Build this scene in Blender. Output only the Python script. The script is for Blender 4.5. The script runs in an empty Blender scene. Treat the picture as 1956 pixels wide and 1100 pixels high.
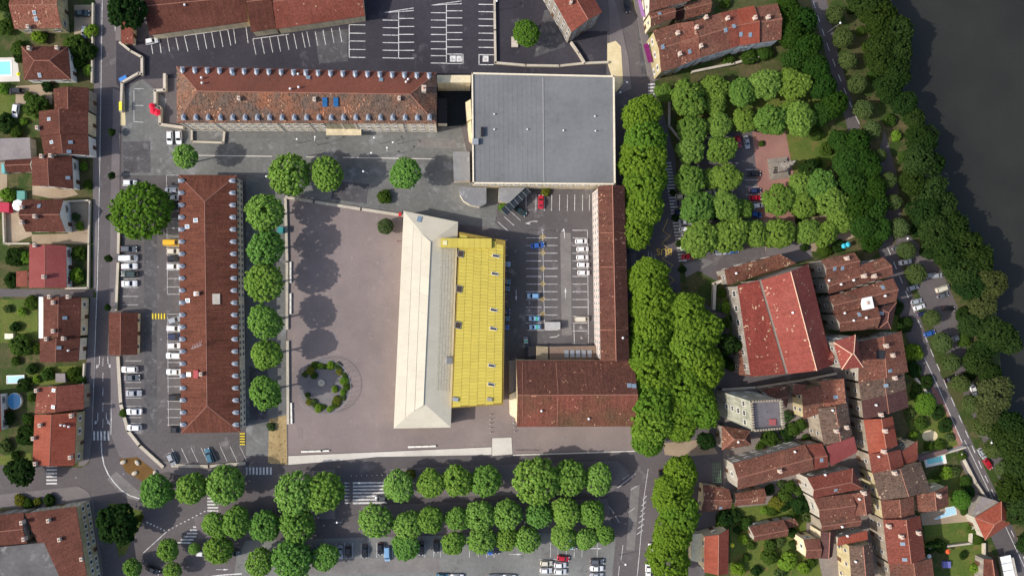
import bpy, math, random
import numpy as np
from mathutils import Vector, Matrix
R = math.radians
random.seed(7); rng = np.random.default_rng(7)
scene = bpy.context.scene
col = scene.collection

# ---------------------------------------------------------------- camera, sky, sun, exposure
H = 230.0            # camera height (m)
PPM = 6.0            # photograph pixels per metre on the ground
NX, NY = 880.0, 580.0    # the point straight below the camera, in photograph pixels
cam_d = bpy.data.cameras.new('camera'); cam = bpy.data.objects.new('camera', cam_d); col.objects.link(cam)
cam.location = (0, 0, H); cam.rotation_euler = (0, 0, 0)
cam_d.sensor_width = 36.0; cam_d.sensor_fit = 'HORIZONTAL'
cam_d.lens = 36.0 * H / (1956 / PPM)
cam_d.shift_x = (978 - NX) / 1956; cam_d.shift_y = (NY - 550) / 1956
cam_d.clip_start = 1.0; cam_d.clip_end = 3000
scene.camera = cam
SUN_EL, SUN_AZ = 37.0, 12.0      # shadows fall to the right and a little up
world = bpy.data.worlds.new('World'); scene.world = world; world.use_nodes = True
nt = world.node_tree; nt.nodes.clear()
wo = nt.nodes.new('ShaderNodeOutputWorld'); bg = nt.nodes.new('ShaderNodeBackground'); sk = nt.nodes.new('ShaderNodeTexSky')
sk.sky_type = 'NISHITA'; sk.sun_disc = False; sk.sun_elevation = R(SUN_EL); sk.sun_rotation = R(270 - SUN_AZ)
sk.air_density = 1.0; sk.dust_density = 2.5; sk.ozone_density = 1.0
bg.inputs['Strength'].default_value = 0.15
nt.links.new(sk.outputs[0], bg.inputs[0]); nt.links.new(bg.outputs[0], wo.inputs[0])
sun_d = bpy.data.lights.new('sun', 'SUN'); sun = bpy.data.objects.new('sun', sun_d); col.objects.link(sun)
sun_d.energy = 3.2; sun_d.angle = R(0.6); sun_d.color = (1.0, 0.95, 0.87)
_d = Vector((math.cos(R(SUN_EL)) * math.cos(R(SUN_AZ)), math.cos(R(SUN_EL)) * math.sin(R(SUN_AZ)), -math.sin(R(SUN_EL))))
sun.rotation_euler = _d.to_track_quat('-Z', 'Y').to_euler(); sun.location = (-150, -30, 120)
vs = scene.view_settings; vs.view_transform = 'Standard'; vs.look = 'None'; vs.gamma = 1.0; vs.exposure = 0.36; vs.use_curve_mapping = False
scene.cycles.max_bounces = 5; scene.cycles.diffuse_bounces = 3; scene.cycles.glossy_bounces = 2
scene.cycles.transmission_bounces = 2; scene.cycles.transparent_max_bounces = 4

# ---------------------------------------------------------------- helpers
def W(px, py, h=0.0):
    k = (H - h) / H / PPM
    return Vector(((px - NX) * k, (NY - py) * k, h))

def tag(o, label=None, cat=None, group=None, kind=None):
    if label: o['label'] = label
    if cat: o['category'] = cat
    if group: o['group'] = group
    if kind: o['kind'] = kind
    return o

def empty(name, loc, rz=0.0, s=1.0):
    o = bpy.data.objects.new(name, None); col.objects.link(o)
    o.location = loc; o.rotation_euler = (0, 0, rz); o.scale = (s, s, s); o.empty_display_size = 0.5
    return o

def link_mesh(name, me, parent=None, loc=(0, 0, 0), rot=(0, 0, 0), scale=(1, 1, 1), mats=None):
    o = bpy.data.objects.new(name, me); col.objects.link(o)
    o.location = loc; o.rotation_euler = rot; o.scale = scale
    if parent: o.parent = parent
    if mats:
        for i, m in enumerate(mats):
            o.material_slots[i].link = 'OBJECT'; o.material_slots[i].material = m
    return o

class MB:
    def __init__(s): s.v = []; s.f = []; s.m = []; s.uv = []
    def poly(s, pts, mat=0, uv=None):
        b = len(s.v); s.v += [tuple(p) for p in pts]; s.f.append(list(range(b, b + len(pts)))); s.m.append(mat)
        s.uv.append(uv if uv else [(p[0], p[1]) for p in pts]); return s
    def box(s, c, d, rz=0.0, mat=0, rot=None):
        hx, hy, hz = d[0] / 2, d[1] / 2, d[2] / 2
        M = rot if rot is not None else Matrix.Rotation(rz, 3, 'Z'); c = Vector(c)
        P = [c + M @ Vector((x * hx, y * hy, z * hz)) for x, y, z in ((-1,-1,-1),(1,-1,-1),(1,1,-1),(-1,1,-1),(-1,-1,1),(1,-1,1),(1,1,1),(-1,1,1))]
        for q in ((0,3,2,1),(4,5,6,7),(0,1,5,4),(1,2,6,5),(2,3,7,6),(3,0,4,7)): s.poly([P[i] for i in q], mat)
        return s
    def prism(s, pts, z0, z1, mat=0, side=None, bottom=False):
        side = mat if side is None else side
        a = sum(pts[i][0] * pts[(i+1) % len(pts)][1] - pts[(i+1) % len(pts)][0] * pts[i][1] for i in range(len(pts)))
        if a < 0: pts = pts[::-1]
        s.poly([(p[0], p[1], z1) for p in pts], mat)
        if bottom: s.poly([(p[0], p[1], z0) for p in pts[::-1]], mat)
        for i in range(len(pts)):
            p, q = pts[i], pts[(i+1) % len(pts)]
            s.poly([(p[0], p[1], z0), (q[0], q[1], z0), (q[0], q[1], z1), (p[0], p[1], z1)], side)
        return s
    def cyl(s, a, b, r0, r1, n=8, mat=0, cap=True):
        a, b = Vector(a), Vector(b); d = (b - a).normalized()
        u = d.orthogonal().normalized(); w = d.cross(u)
        A = [a + (u * math.cos(2*math.pi*i/n) + w * math.sin(2*math.pi*i/n)) * r0 for i in range(n)]
        B = [b + (u * math.cos(2*math.pi*i/n) + w * math.sin(2*math.pi*i/n)) * r1 for i in range(n)]
        for i in range(n): s.poly([A[i], A[(i+1) % n], B[(i+1) % n], B[i]], mat)
        if cap: s.poly(B, mat); s.poly(A[::-1], mat)
        return s
    def ball(s, c, r, n=8, m=5, mat=0, sz=1.0):
        c = Vector(c)
        P = lambda i, j: c + Vector((math.cos(2*math.pi*i/n) * math.sin(math.pi*j/m), math.sin(2*math.pi*i/n) * math.sin(math.pi*j/m), math.cos(math.pi*j/m) * sz)) * r
        for j in range(m):
            for i in range(n):
                q = [P(i, j), P(i, j+1), P(i+1, j+1), P(i+1, j)]
                if j == 0: q = [q[0], q[1], q[2]]
                elif j == m - 1: q = [q[0], q[1], q[3]]
                s.poly(q, mat)
        return s
    def mesh(s, name, mats, off=(0, 0, 0)):
        me = bpy.data.meshes.new(name)
        me.from_pydata([(x - off[0], y - off[1], z - off[2]) for x, y, z in s.v], [], s.f)
        for m in mats: me.materials.append(m)
        me.polygons.foreach_set('material_index', s.m)
        ul = me.uv_layers.new(name='UVMap'); flat = [c for f in s.uv for t in f for c in t]
        ul.data.foreach_set('uv', flat); me.update()
        return me
    def build(s, name, mats, parent=None):
        if not isinstance(mats, (list, tuple)): mats = [mats]
        off = parent.location if parent else (0, 0, 0)
        return link_mesh(name, s.mesh(name, mats, off), parent)

ORD = ['first','second','third','fourth','fifth','sixth','seventh','eighth','ninth','tenth','eleventh','twelfth','thirteenth','fourteenth','fifteenth','sixteenth','seventeenth','eighteenth','nineteenth','twentieth','twenty-first','twenty-second','twenty-third','twenty-fourth']

# ---------------------------------------------------------------- materials
def newmat(name, spec=0.15):
    m = bpy.data.materials.new(name); m.use_nodes = True; n = m.node_tree; n.nodes.clear()
    out = n.nodes.new('ShaderNodeOutputMaterial'); b = n.nodes.new('ShaderNodeBsdfPrincipled')
    n.links.new(b.outputs[0], out.inputs[0]); b.inputs['Specular IOR Level'].default_value = spec; return m, n, b
def N(n, t, **k):
    x = n.nodes.new(t)
    for a, v in k.items(): setattr(x, a, v)
    return x
def rgb(c): return (c[0], c[1], c[2], 1)
def s2l(r, g, b):
    f = lambda c: (c / 255 / 12.92) if c <= 10 else ((c / 255 + 0.055) / 1.055) ** 2.4
    return (f(r), f(g), f(b))
def ramp(n, stops, interp='LINEAR'):
    r = N(n, 'ShaderNodeValToRGB'); e = r.color_ramp; e.interpolation = interp
    while len(e.elements) < len(stops): e.elements.new(0.5)
    for i, (p, c) in enumerate(stops): e.elements[i].position = p; e.elements[i].color = rgb(c) if len(c) == 3 else c
    return r
def noise(n, vec, scale, detail=4, rough=0.55):
    t = N(n, 'ShaderNodeTexNoise'); t.inputs['Scale'].default_value = scale; t.inputs['Detail'].default_value = detail; t.inputs['Roughness'].default_value = rough
    n.links.new(vec, t.inputs['Vector']); return t.outputs['Fac']
def mixc(n, fac, a, b, mode='MIX'):
    m = N(n, 'ShaderNodeMix', data_type='RGBA', blend_type=mode)
    for sock, v in ((m.inputs[0], fac), (m.inputs[6], a), (m.inputs[7], b)):
        if isinstance(v, (int, float)): sock.default_value = v
        elif isinstance(v, tuple): sock.default_value = rgb(v)
        else: n.links.new(v, sock)
    return m.outputs[2]
def mul(c, k): return tuple(min(1.0, x * k) for x in c)
def maprange(n, v, a, b, c=0.0, d=1.0):
    m = N(n, 'ShaderNodeMapRange'); n.links.new(v, m.inputs[0])
    for i, x in enumerate((a, b, c, d)): m.inputs[i + 1].default_value = x
    return m.outputs[0]

def plain(name, c, rough=0.6, metal=0.0, var=0.12, scale=1.5):
    """a coloured surface with slight unevenness"""
    m, n, b = newmat(name); g = N(n, 'ShaderNodeTexCoord')
    f = noise(n, g.outputs['Object'], scale, 3)
    r = ramp(n, [(0.3, mul(c, 1 - var)), (0.7, mul(c, 1 + var))]); n.links.new(f, r.inputs[0])
    n.links.new(r.outputs[0], b.inputs['Base Color']); b.inputs['Roughness'].default_value = rough; b.inputs['Metallic'].default_value = metal
    return m

def weathered(name, c, stain, rough=0.6, var=0.06):
    """painted sheet metal with faded patches and run-off streaks along Y"""
    m, n, b = newmat(name); p = N(n, 'ShaderNodeNewGeometry').outputs['Position']; oi = N(n, 'ShaderNodeObjectInfo')
    r = ramp(n, [(0.3, mul(c, 1 - var)), (0.7, mul(c, 1 + var))]); n.links.new(noise(n, p, 0.22, 6, .7), r.inputs[0])
    st = N(n, 'ShaderNodeVectorMath', operation='MULTIPLY'); st.inputs[1].default_value = (.35, 1.6, 1); n.links.new(p, st.inputs[0])
    f = maprange(n, noise(n, st.outputs[0], 1.0, 6, .75), .52, .74, 0, .55); o = mixc(n, f, r.outputs[0], stain)
    vr = ramp(n, [(0, (.93, .93, .93)), (1, (1, 1, 1))]); n.links.new(oi.outputs['Random'], vr.inputs[0]); o = mixc(n, 1.0, o, vr.outputs[0], 'MULTIPLY')
    n.links.new(o, b.inputs['Base Color']); b.inputs['Roughness'].default_value = rough; return m

def ground(name, c, c2, scale=0.06, fine=2.0, fvar=0.12, rough=0.9, stain=None, stain_at=0.62, bump=0.15, grain=9.0):
    """ground sheet: two tones in broad patches, fine grain, optional stains"""
    m, n, b = newmat(name); g = N(n, 'ShaderNodeNewGeometry'); p = g.outputs['Position']
    f = noise(n, p, scale, 6, 0.62)
    r = ramp(n, [(0.35, c), (0.65, c2)]); n.links.new(f, r.inputs[0]); out = r.outputs[0]
    if stain:
        sf = maprange(n, noise(n, p, scale * 3.1, 5, 0.7), stain_at - 0.05, stain_at + 0.06)
        out = mixc(n, sf, out, stain)
    ff = noise(n, p, fine, 4, 0.7); fr = ramp(n, [(0.25, (1 - fvar,) * 3), (0.75, (1 + fvar,) * 3)]); n.links.new(ff, fr.inputs[0])
    # ramp clamps to 1 so divide the base tone out with a gain
    out = mixc(n, 1.0, out, fr.outputs[0], 'MULTIPLY')
    n.links.new(out, b.inputs['Base Color']); b.inputs['Roughness'].default_value = rough
    bp = N(n, 'ShaderNodeBump'); bp.inputs['Strength'].default_value = bump; bp.inputs['Distance'].default_value = 0.05
    n.links.new(noise(n, p, grain, 3), bp.inputs['Height']); n.links.new(bp.outputs[0], b.inputs['Normal'])
    return m

def roofmat(name, c, c2, dark=0.55, speck=None, speck_n=0.0, tu=3.4, tv=2.4, patch=0.12, var=0.28, streak=0.2, moss=None, moss_at=0.6, gain=0.6):
    """clay tile roof on UVs in metres (u along the eave, v up the slope)"""
    c, c2 = mul(c, gain), mul(c2, gain); moss = mul(moss, gain) if moss else None; speck = mul(speck, min(1, gain * 1.25)) if speck else None
    m, n, b = newmat(name); uv = N(n, 'ShaderNodeUVMap').outputs[0]
    oi = N(n, 'ShaderNodeObjectInfo')
    add = N(n, 'ShaderNodeVectorMath', operation='ADD'); n.links.new(uv, add.inputs[0])
    cmb = N(n, 'ShaderNodeCombineXYZ'); rr = N(n, 'ShaderNodeMath', operation='MULTIPLY'); rr.inputs[1].default_value = 300.0
    n.links.new(oi.outputs['Random'], rr.inputs[0]); n.links.new(rr.outputs[0], cmb.inputs[2]); n.links.new(cmb.outputs[0], add.inputs[1])
    P = add.outputs[0]
    sc = N(n, 'ShaderNodeVectorMath', operation='MULTIPLY'); sc.inputs[1].default_value = (tu, tv, 1); n.links.new(P, sc.inputs[0])
    fl = N(n, 'ShaderNodeVectorMath', operation='FLOOR'); n.links.new(sc.outputs[0], fl.inputs[0])
    wn = N(n, 'ShaderNodeTexWhiteNoise', noise_dimensions='3D'); n.links.new(fl.outputs[0], wn.inputs[0])
    f = noise(n, P, patch, 5, 0.65); r = ramp(n, [(0.36, c), (0.64, c2)]); n.links.new(f, r.inputs[0]); out = r.outputs[0]
    if moss:
        out = mixc(n, maprange(n, noise(n, P, patch * 2.3, 6, 0.7), moss_at - 0.08, moss_at + 0.1), out, moss)
    vr = ramp(n, [(0.0, (dark,) * 3), (0.5, (1 - var * 0.5,) * 3), (1.0, (1.0,) * 3)]); n.links.new(wn.outputs['Value'], vr.inputs[0])
    out = mixc(n, 1.0, out, vr.outputs[0], 'MULTIPLY')
    st = N(n, 'ShaderNodeVectorMath', operation='MULTIPLY'); st.inputs[1].default_value = (2.2, 0.14, 1); n.links.new(P, st.inputs[0])
    sr = ramp(n, [(0.3, (1 - streak,) * 3), (0.7, (1,) * 3)]); n.links.new(noise(n, st.outputs[0], 1.0, 4), sr.inputs[0])
    out = mixc(n, 1.0, out, sr.outputs[0], 'MULTIPLY')
    if speck:
        w2 = N(n, 'ShaderNodeTexWhiteNoise', noise_dimensions='4D'); w2.inputs['W'].default_value = 3.7; n.links.new(fl.outputs[0], w2.inputs[0])
        cl = maprange(n, noise(n, P, 0.35, 3), 0.42, 0.6)
        t = N(n, 'ShaderNodeMath', operation='MULTIPLY'); n.links.new(w2.outputs['Value'], t.inputs[0]); n.links.new(cl, t.inputs[1])
        gt = maprange(n, t.outputs[0], 1 - speck_n - 0.03, 1 - speck_n + 0.03)
        out = mixc(n, gt, out, speck)
    n.links.new(out, b.inputs['Base Color']); b.inputs['Roughness'].default_value = 0.85
    wv = N(n, 'ShaderNodeTexWave', wave_type='BANDS', bands_direction='X'); wv.inputs['Scale'].default_value = 1.1; n.links.new(uv, wv.inputs['Vector'])
    bp = N(n, 'ShaderNodeBump'); bp.inputs['Strength'].default_value = 0.5; bp.inputs['Distance'].default_value = 0.06
    hh = N(n, 'ShaderNodeMath', operation='ADD'); n.links.new(wv.outputs['Fac'], hh.inputs[0]); n.links.new(wn.outputs['Value'], hh.inputs[1])
    n.links.new(hh.outputs[0], bp.inputs['Height']); n.links.new(bp.outputs[0], b.inputs['Normal'])
    return m

def wallmat(name, c, var=0.16, dirt=0.25):
    m, n, b = newmat(name); g = N(n, 'ShaderNodeNewGeometry'); p = g.outputs['Position']
    r = ramp(n, [(0.3, mul(c, 1 - var)), (0.7, mul(c, 1 + var))]); n.links.new(noise(n, p, 0.35, 5, 0.65), r.inputs[0])
    st = N(n, 'ShaderNodeVectorMath', operation='MULTIPLY'); st.inputs[1].default_value = (1.3, 1.3, 0.12); n.links.new(p, st.inputs[0])
    sr = ramp(n, [(0.3, (1 - dirt,) * 3), (0.65, (1,) * 3)]); n.links.new(noise(n, st.outputs[0], 1.0, 5), sr.inputs[0])
    n.links.new(mixc(n, 1.0, r.outputs[0], sr.outputs[0], 'MULTIPLY'), b.inputs['Base Color']); b.inputs['Roughness'].default_value = 0.9
    return m

def leafmat(name, c, c2, tr=0.25, objvar=0.32):
    m = bpy.data.materials.new(name); m.use_nodes = True; n = m.node_tree; n.nodes.clear()
    out = N(n, 'ShaderNodeOutputMaterial'); g = N(n, 'ShaderNodeNewGeometry'); oi = N(n, 'ShaderNodeObjectInfo')
    r = ramp(n, [(0.0, mul(c, 0.7)), (0.5, c), (1.0, c2)]); n.links.new(g.outputs['Random Per Island'], r.inputs[0])
    vr = ramp(n, [(0.0, (1 - objvar, 1 - objvar * 0.65, 1 - objvar * .7)), (0.5, (1 - objvar * .2, 1 - objvar * .4, 1 - objvar)), (1.0, (1, 1, 1))]); n.links.new(oi.outputs['Random'], vr.inputs[0])
    colr = mixc(n, 1.0, r.outputs[0], vr.outputs[0], 'MULTIPLY')
    d = N(n, 'ShaderNodeBsdfDiffuse'); t = N(n, 'ShaderNodeBsdfTranslucent'); mx = N(n, 'ShaderNodeMixShader'); mx.inputs[0].default_value = tr
    n.links.new(colr, d.inputs[0]); n.links.new(colr, t.inputs[0]); n.links.new(d.outputs[0], mx.inputs[1]); n.links.new(t.outputs[0], mx.inputs[2])
    n.links.new(mx.outputs[0], out.inputs[0]); return m
# ---------------------------------------------------------------- the setting: terrain, river, roads, lots, pavements
m_soil   = ground('garden_soil', s2l(70, 74, 44), s2l(98, 88, 62), 0.05, 1.2, 0.3, stain=s2l(56, 72, 32), stain_at=0.5)
m_grass  = ground('lawn', s2l(72, 92, 38), s2l(100, 106, 50), 0.09, 1.5, 0.3, stain=s2l(112, 98, 58), stain_at=0.6)
m_asph   = ground('street_asphalt', s2l(88, 82, 83), s2l(102, 96, 96), 0.035, 1.1, 0.12, stain=s2l(116, 110, 110), stain_at=0.64)
m_lane   = ground('lane_asphalt', s2l(98, 98, 96), s2l(118, 118, 115), 0.05, 0.8, 0.16, stain=s2l(134, 134, 134), stain_at=0.6)
m_fresh  = ground('fresh_asphalt', s2l(52, 49, 56), s2l(67, 64, 70), 0.04, 1.0, 0.2, stain=s2l(92, 87, 92), stain_at=0.63)
m_lot    = ground('car_park_asphalt', s2l(84, 80, 80), s2l(98, 94, 94), 0.045, 0.9, 0.14, stain=s2l(124, 120, 120), stain_at=0.62)
m_pave   = ground('pavement_concrete', s2l(104, 97, 98), s2l(120, 113, 112), 0.06, 1.5, 0.1)
m_pale   = ground('pale_concrete', s2l(192, 186, 176), s2l(212, 205, 194), 0.09, 2.0, 0.08)
m_stone  = ground('kerb_stone', s2l(176, 166, 150), s2l(196, 186, 170), 0.15, 2.0, 0.14)
m_sand   = ground('sand', s2l(204, 186, 142), s2l(220, 204, 166), 0.2, 2.0, 0.12)
m_dry    = ground('dry_grass', s2l(150, 128, 92), s2l(172, 150, 108), 0.25, 2.6, 0.4, stain=s2l(96, 90, 58), stain_at=0.6)
m_brick_g= ground('red_paving', s2l(136, 98, 90), s2l(154, 116, 104), 0.08, 2.0, 0.14)
m_brown  = ground('brown_bed', s2l(98, 72, 40), s2l(116, 88, 52), 0.15, 2.0, 0.25)
m_gravel = ground('gravel_path', s2l(150, 132, 110), s2l(168, 150, 128), 0.12, 2.5, 0.18)
m_oldst  = ground('old_street', s2l(118, 108, 102), s2l(136, 126, 118), 0.1, 1.2, 0.18)
m_darkp  = ground('dark_planter_paving', s2l(108, 104, 104), s2l(122, 117, 116), 0.2, 2.0, 0.1)
m_paint  = ground('white_road_paint', s2l(188, 186, 184), s2l(222, 220, 218), 0.4, 2.5, 0.3, bump=0.02, stain=s2l(146, 143, 142), stain_at=.58)
m_yellow = ground('yellow_road_paint', s2l(196, 164, 70), s2l(212, 180, 86), 0.5, 2.5, 0.2, bump=0.02)
def plazamat():
    m, n, b = newmat('plaza_paving'); p = N(n, 'ShaderNodeNewGeometry').outputs['Position']
    r = ramp(n, [(0.32, s2l(130, 119, 115)), (0.68, s2l(154, 140, 135))]); n.links.new(noise(n, p, 0.045, 8, 0.7), r.inputs[0])
    bk = N(n, 'ShaderNodeTexBrick'); bk.inputs['Scale'].default_value = 2.2; bk.inputs['Mortar Size'].default_value = 0.03
    bk.inputs['Color1'].default_value = (1, 1, 1, 1); bk.inputs['Color2'].default_value = (0.8, 0.79, 0.8, 1); bk.inputs['Mortar'].default_value = (0.6, 0.58, 0.58, 1)
    n.links.new(p, bk.inputs['Vector'])
    o = mixc(n, 0.8, r.outputs[0], bk.outputs['Color'], 'MULTIPLY')
    st = maprange(n, noise(n, p, 0.5, 6, 0.75), 0.6, 0.74, 0, 0.5); o = mixc(n, st, o, s2l(182, 168, 162))
    sd = maprange(n, noise(n, p, 0.16, 8, 0.8), 0.56, 0.72, 0, 0.5); o = mixc(n, sd, o, s2l(118, 107, 106))
    n.links.new(o, b.inputs['Base Color']); b.inputs['Roughness'].default_value = 0.85
    return m
m_plaza = plazamat()
def watermat(name, c, rough=0.12, bump=0.25, scale=0.7):
    m, n, b = newmat(name, 0.5); p = N(n, 'ShaderNodeNewGeometry').outputs['Position']
    r = ramp(n, [(0.3, mul(c, .82)), (0.7, mul(c, 1.25))]); n.links.new(noise(n, p, 0.03, 8, .7), r.inputs[0]); n.links.new(r.outputs[0], b.inputs['Base Color'])
    b.inputs['Roughness'].default_value = rough; b.inputs['IOR'].default_value = 1.33
    bp = N(n, 'ShaderNodeBump'); bp.inputs['Strength'].default_value = bump; bp.inputs['Distance'].default_value = 0.1
    n.links.new(noise(n, p, scale, 4), bp.inputs['Height']); n.links.new(bp.outputs[0], b.inputs['Normal']); return m
m_river = watermat('river_water', s2l(46, 46, 42), .25, .5, .35)
m_pool = watermat('pool_water', s2l(140, 218, 218), 0.08, 0.1, 2.0)
m_poolb = watermat('blue_pool_water', s2l(78, 142, 184), 0.08, 0.1, 2.0)
m_poolp = watermat('pale_pool_water', s2l(176, 214, 228), 0.08, 0.1, 2.0)

def sheet(name, pts, z, mat, thick=0.0, side=None):
    w = [W(x, y, 0) for x, y in pts]; mb = MB()
    if thick: mb.prism([(p.x, p.y) for p in w], z - thick, z, 0, 1)
    else:
        a = sum(w[i].x * w[(i+1) % len(w)].y - w[(i+1) % len(w)].x * w[i].y for i in range(len(w)))
        if a < 0: w = w[::-1]
        mb.poly([(p.x, p.y, z) for p in w])
    return tag(mb.build(name, [mat, side or m_stone]), kind='structure')

BANK = [(1690,-400),(1690,0),(1705,60),(1690,120),(1715,200),(1745,250),(1762,330),(1790,400),(1840,470),(1880,520),(1893,600),(1900,690),(1905,760),(1935,860),(1975,960),(2030,1100),(2200,1500)]
terrain = sheet('terrain', [(-4000,-400)] + BANK + [(-4000,1500)], 0.0, m_soil)
mb = MB()
for i in range(len(BANK) - 1):
    a, b = BANK[i], BANK[i+1]; A, B = W(*a), W(*b); C, D = W(b[0] + 26, b[1], 0), W(a[0] + 26, a[1], 0)
    mb.poly([(A.x, A.y, 0), (B.x, B.y, 0), (C.x, C.y, -2.6), (D.x, D.y, -2.6)][::-1])
tag(mb.build('river_bank', m_soil), kind='structure')
sheet('river', [(1650,-3000),(6000,-3000),(6000,4000),(1650,4000)], -2.0, m_river)

# --- asphalt sheets, each a few millimetres above the one below
road = sheet('street', [(196,-200),(1150,-200),(1290,300),(1300,560),(1385,600),(1380,1000),(1345,1100),(1345,1500),(-200,1500),(-200,945),(0,942),(0,888),(60,887),(155,893),(170,885),(176,830),(184,560),(191,300)], 0.020, m_asph)
sheet('lane', [(178,552),(178,567),(-300,566),(-300,551)], 0.016, m_asph)
lotW = sheet('barracks_car_park', [(232,335),(345,335),(345,830),(470,830),(469,886),(330,890),(300,860),(246,822),(232,690)], 0.026, m_lot)
north = sheet('north_lane', [(300,240),(880,240),(905,350),(960,360),(960,440),(775,412),(545,378),(548,830),(520,870),(470,870),(470,335),(235,335),(232,180),(270,150),(318,190),(310,240)], 0.026, m_lane)
lotN = sheet('fresh_car_park', [(222,78),(272,80),(290,60),(700,-60),(1085,-60),(1100,60),(1160,60),(1158,152),(905,152),(320,150),(272,152),(228,168),(222,160)], 0.030, m_fresh)
lotE = sheet('east_car_park', [(955,372),(1010,362),(1135,360),(1138,690),(962,690),(958,440),(945,425)], 0.030, m_lot)
park = sheet('park_car_park', [(1296,255),(1445,250),(1462,480),(1470,520),(1385,545),(1300,500)], 0.026, m_asph)
sheet('monument_square', [(1437,252),(1500,250),(1515,330),(1530,420),(1450,420),(1446,340)], 0.034, m_brick_g)
sheet('park_lawn', [(1285,180),(1440,150),(1560,170),(1600,300),(1560,340),(1515,330),(1500,250),(1300,255)], 0.012, m_grass)
sheet('park_terrace', [(1446,420),(1530,420),(1640,400),(1640,450),(1560,480),(1462,480)], 0.024, m_gravel)
sheet('park_terrace_slabs', [(1464,462),(1546,452),(1552,494),(1500,505),(1462,490)], 0.034, m_pave)
riv = sheet('river_road', [(1530,-60),(1566,-60),(1600,100),(1640,235),(1700,440),(1790,400+300),(1860,850),(1960,1060),(1990,1130),(1940,1130),(1895,1030),(1830,870),(1760,720),(1690,520),(1615,230),(1576,100)], 0.020, m_asph)
sheet('riverside_car_park', [(1690,250),(1712,330),(1725,440),(1765,475),(1800,520),(1835,600),(1850,700),(1870,760),(1920,860),(1960,950),(1975,1000),(1905,910),(1838,745),(1790,640),(1738,520),(1700,440),(1680,380),(1676,300)], 0.024, m_asph)
sheet('red_paved_path', [(1775,735),(1790,745),(1815,790),(1838,848),(1822,857),(1805,800)], 0.026, m_brick_g)
sheet('old_town_ground', [(1335,690),(1560,700),(1640,640),(1780,1150),(1560,1150),(1330,870)], 0.010, m_oldst)
sheet('old_town_alley', [(1385,545),(1420,560),(1440,720),(1590,700),(1600,722),(1375,745)], 0.016, m_asph)
# plaza (slightly raised) with its pale concrete edges
plaza = sheet('plaza', [(547,380),(768,414),(772,480),(965,480),(965,690),(1215,690),(1222,858),(980,866),(978,834),(939,836),(940,852),(551,869)], 0.10, m_plaza, 0.1)
sheet('plaza_ramp', [(551,870.5),(939,853.5),(939,868),(720,872),(640,880),(551,887)], 0.085, m_pale, 0.09)
sheet('plaza_crossing_pad', [(940,836.5),(977,835),(979,867),(940,870)], 0.106, m_pale, 0.1)
sheet('plaza_edge_strip', [(980,867.5),(1222,859.5),(1222,862),(980,870)], 0.104, m_pale, 0.1)
sheet('dry_verge', [(514,800),(547,792),(549,887),(512,884)], 0.05, m_dry, 0.04)
_pz = 0.0
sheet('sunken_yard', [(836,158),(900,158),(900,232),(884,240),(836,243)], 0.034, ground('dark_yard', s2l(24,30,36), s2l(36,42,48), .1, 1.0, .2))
sheet('pale_court', [(1266,846),(1352,838),(1372,866),(1300,872),(1270,868)], 0.034, m_gravel)
# pavements with kerbs
for pts in ([(183,-60),(195,-60),(190,300),(184,560),(178,552),(178,300)], [(173,568),(184,568),(176,830),(170,880),(162,888),(150,890),(165,700)],
            [(221,-60),(231,-60),(231,78),(221,78)], [(217,170),(230,175),(228,500),(222,595),(209,596),(213,330)],
            [(211,680),(222,680),(232,780),(246,822),(260,845),(330,898),(300,905),(250,885),(228,870),(214,835)],
            [(1160,-40),(1180,20),(1200,110),(1206,170),(1186,180),(1178,150),(1168,120)], [(1203,-40),(1212,-40),(1255,140),(1262,150),(1250,156),(1238,150)],
            [(-200,944),(0,944),(150,928),(168,938),(178,955),(182,1000),(196,1090),(196,1300),(178,1300),(160,1000),(150,960),(-200,985)],
            [(300,880),(470,890),(470,914),(430,918),(330,905)], [(530,905),(560,903),(640,896),(640,915),(532,918)], [(745,895),(1180,880),(1200,900),(1170,940),(760,950)],
            [(545,960),(640,955),(640,990),(540,992)], [(690,965),(1160,952),(1170,1012),(690,1020)], [(370,985),(520,985),(520,1020),(380,1030)], [(1190,200),(1200,200),(1226,690),(1216,690)]):
    _pz += 0.0015; sheet('pavement', pts, 0.125 + _pz, m_pave, 0.12)
sheet('traffic_island', [(207,962),(215,960),(270,975),(276,985),(270,1000),(252,1030),(240,1058),(228,1062),(222,1040),(215,1000)], 0.14, m_grass, 0.13)
sheet('brown_flower_bed', [(228,876),(262,872),(302,903),(275,920),(240,900)], 0.16, m_brown, 0.03)
sheet('sand_heap_strip', [(1160,84),(1176,79),(1186,90),(1190,160),(1176,178),(1166,140),(1160,120)], 0.15, m_sand, 0.13)
sheet('gravel_verge', [(228,175),(238,175),(240,240),(228,240)], 0.05, m_sand, 0.03)
_gz = 0.0
sheet('south_car_park', [(470,1032),(690,1026),(1165,1014),(1176,1030),(1166,1140),(1120,1160),(440,1160),(452,1062)], 0.023, ground('pale_car_park', s2l(110,110,108), s2l(126,126,123), .06, .9, .15, stain=s2l(98,98,97), stain_at=.6))
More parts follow.
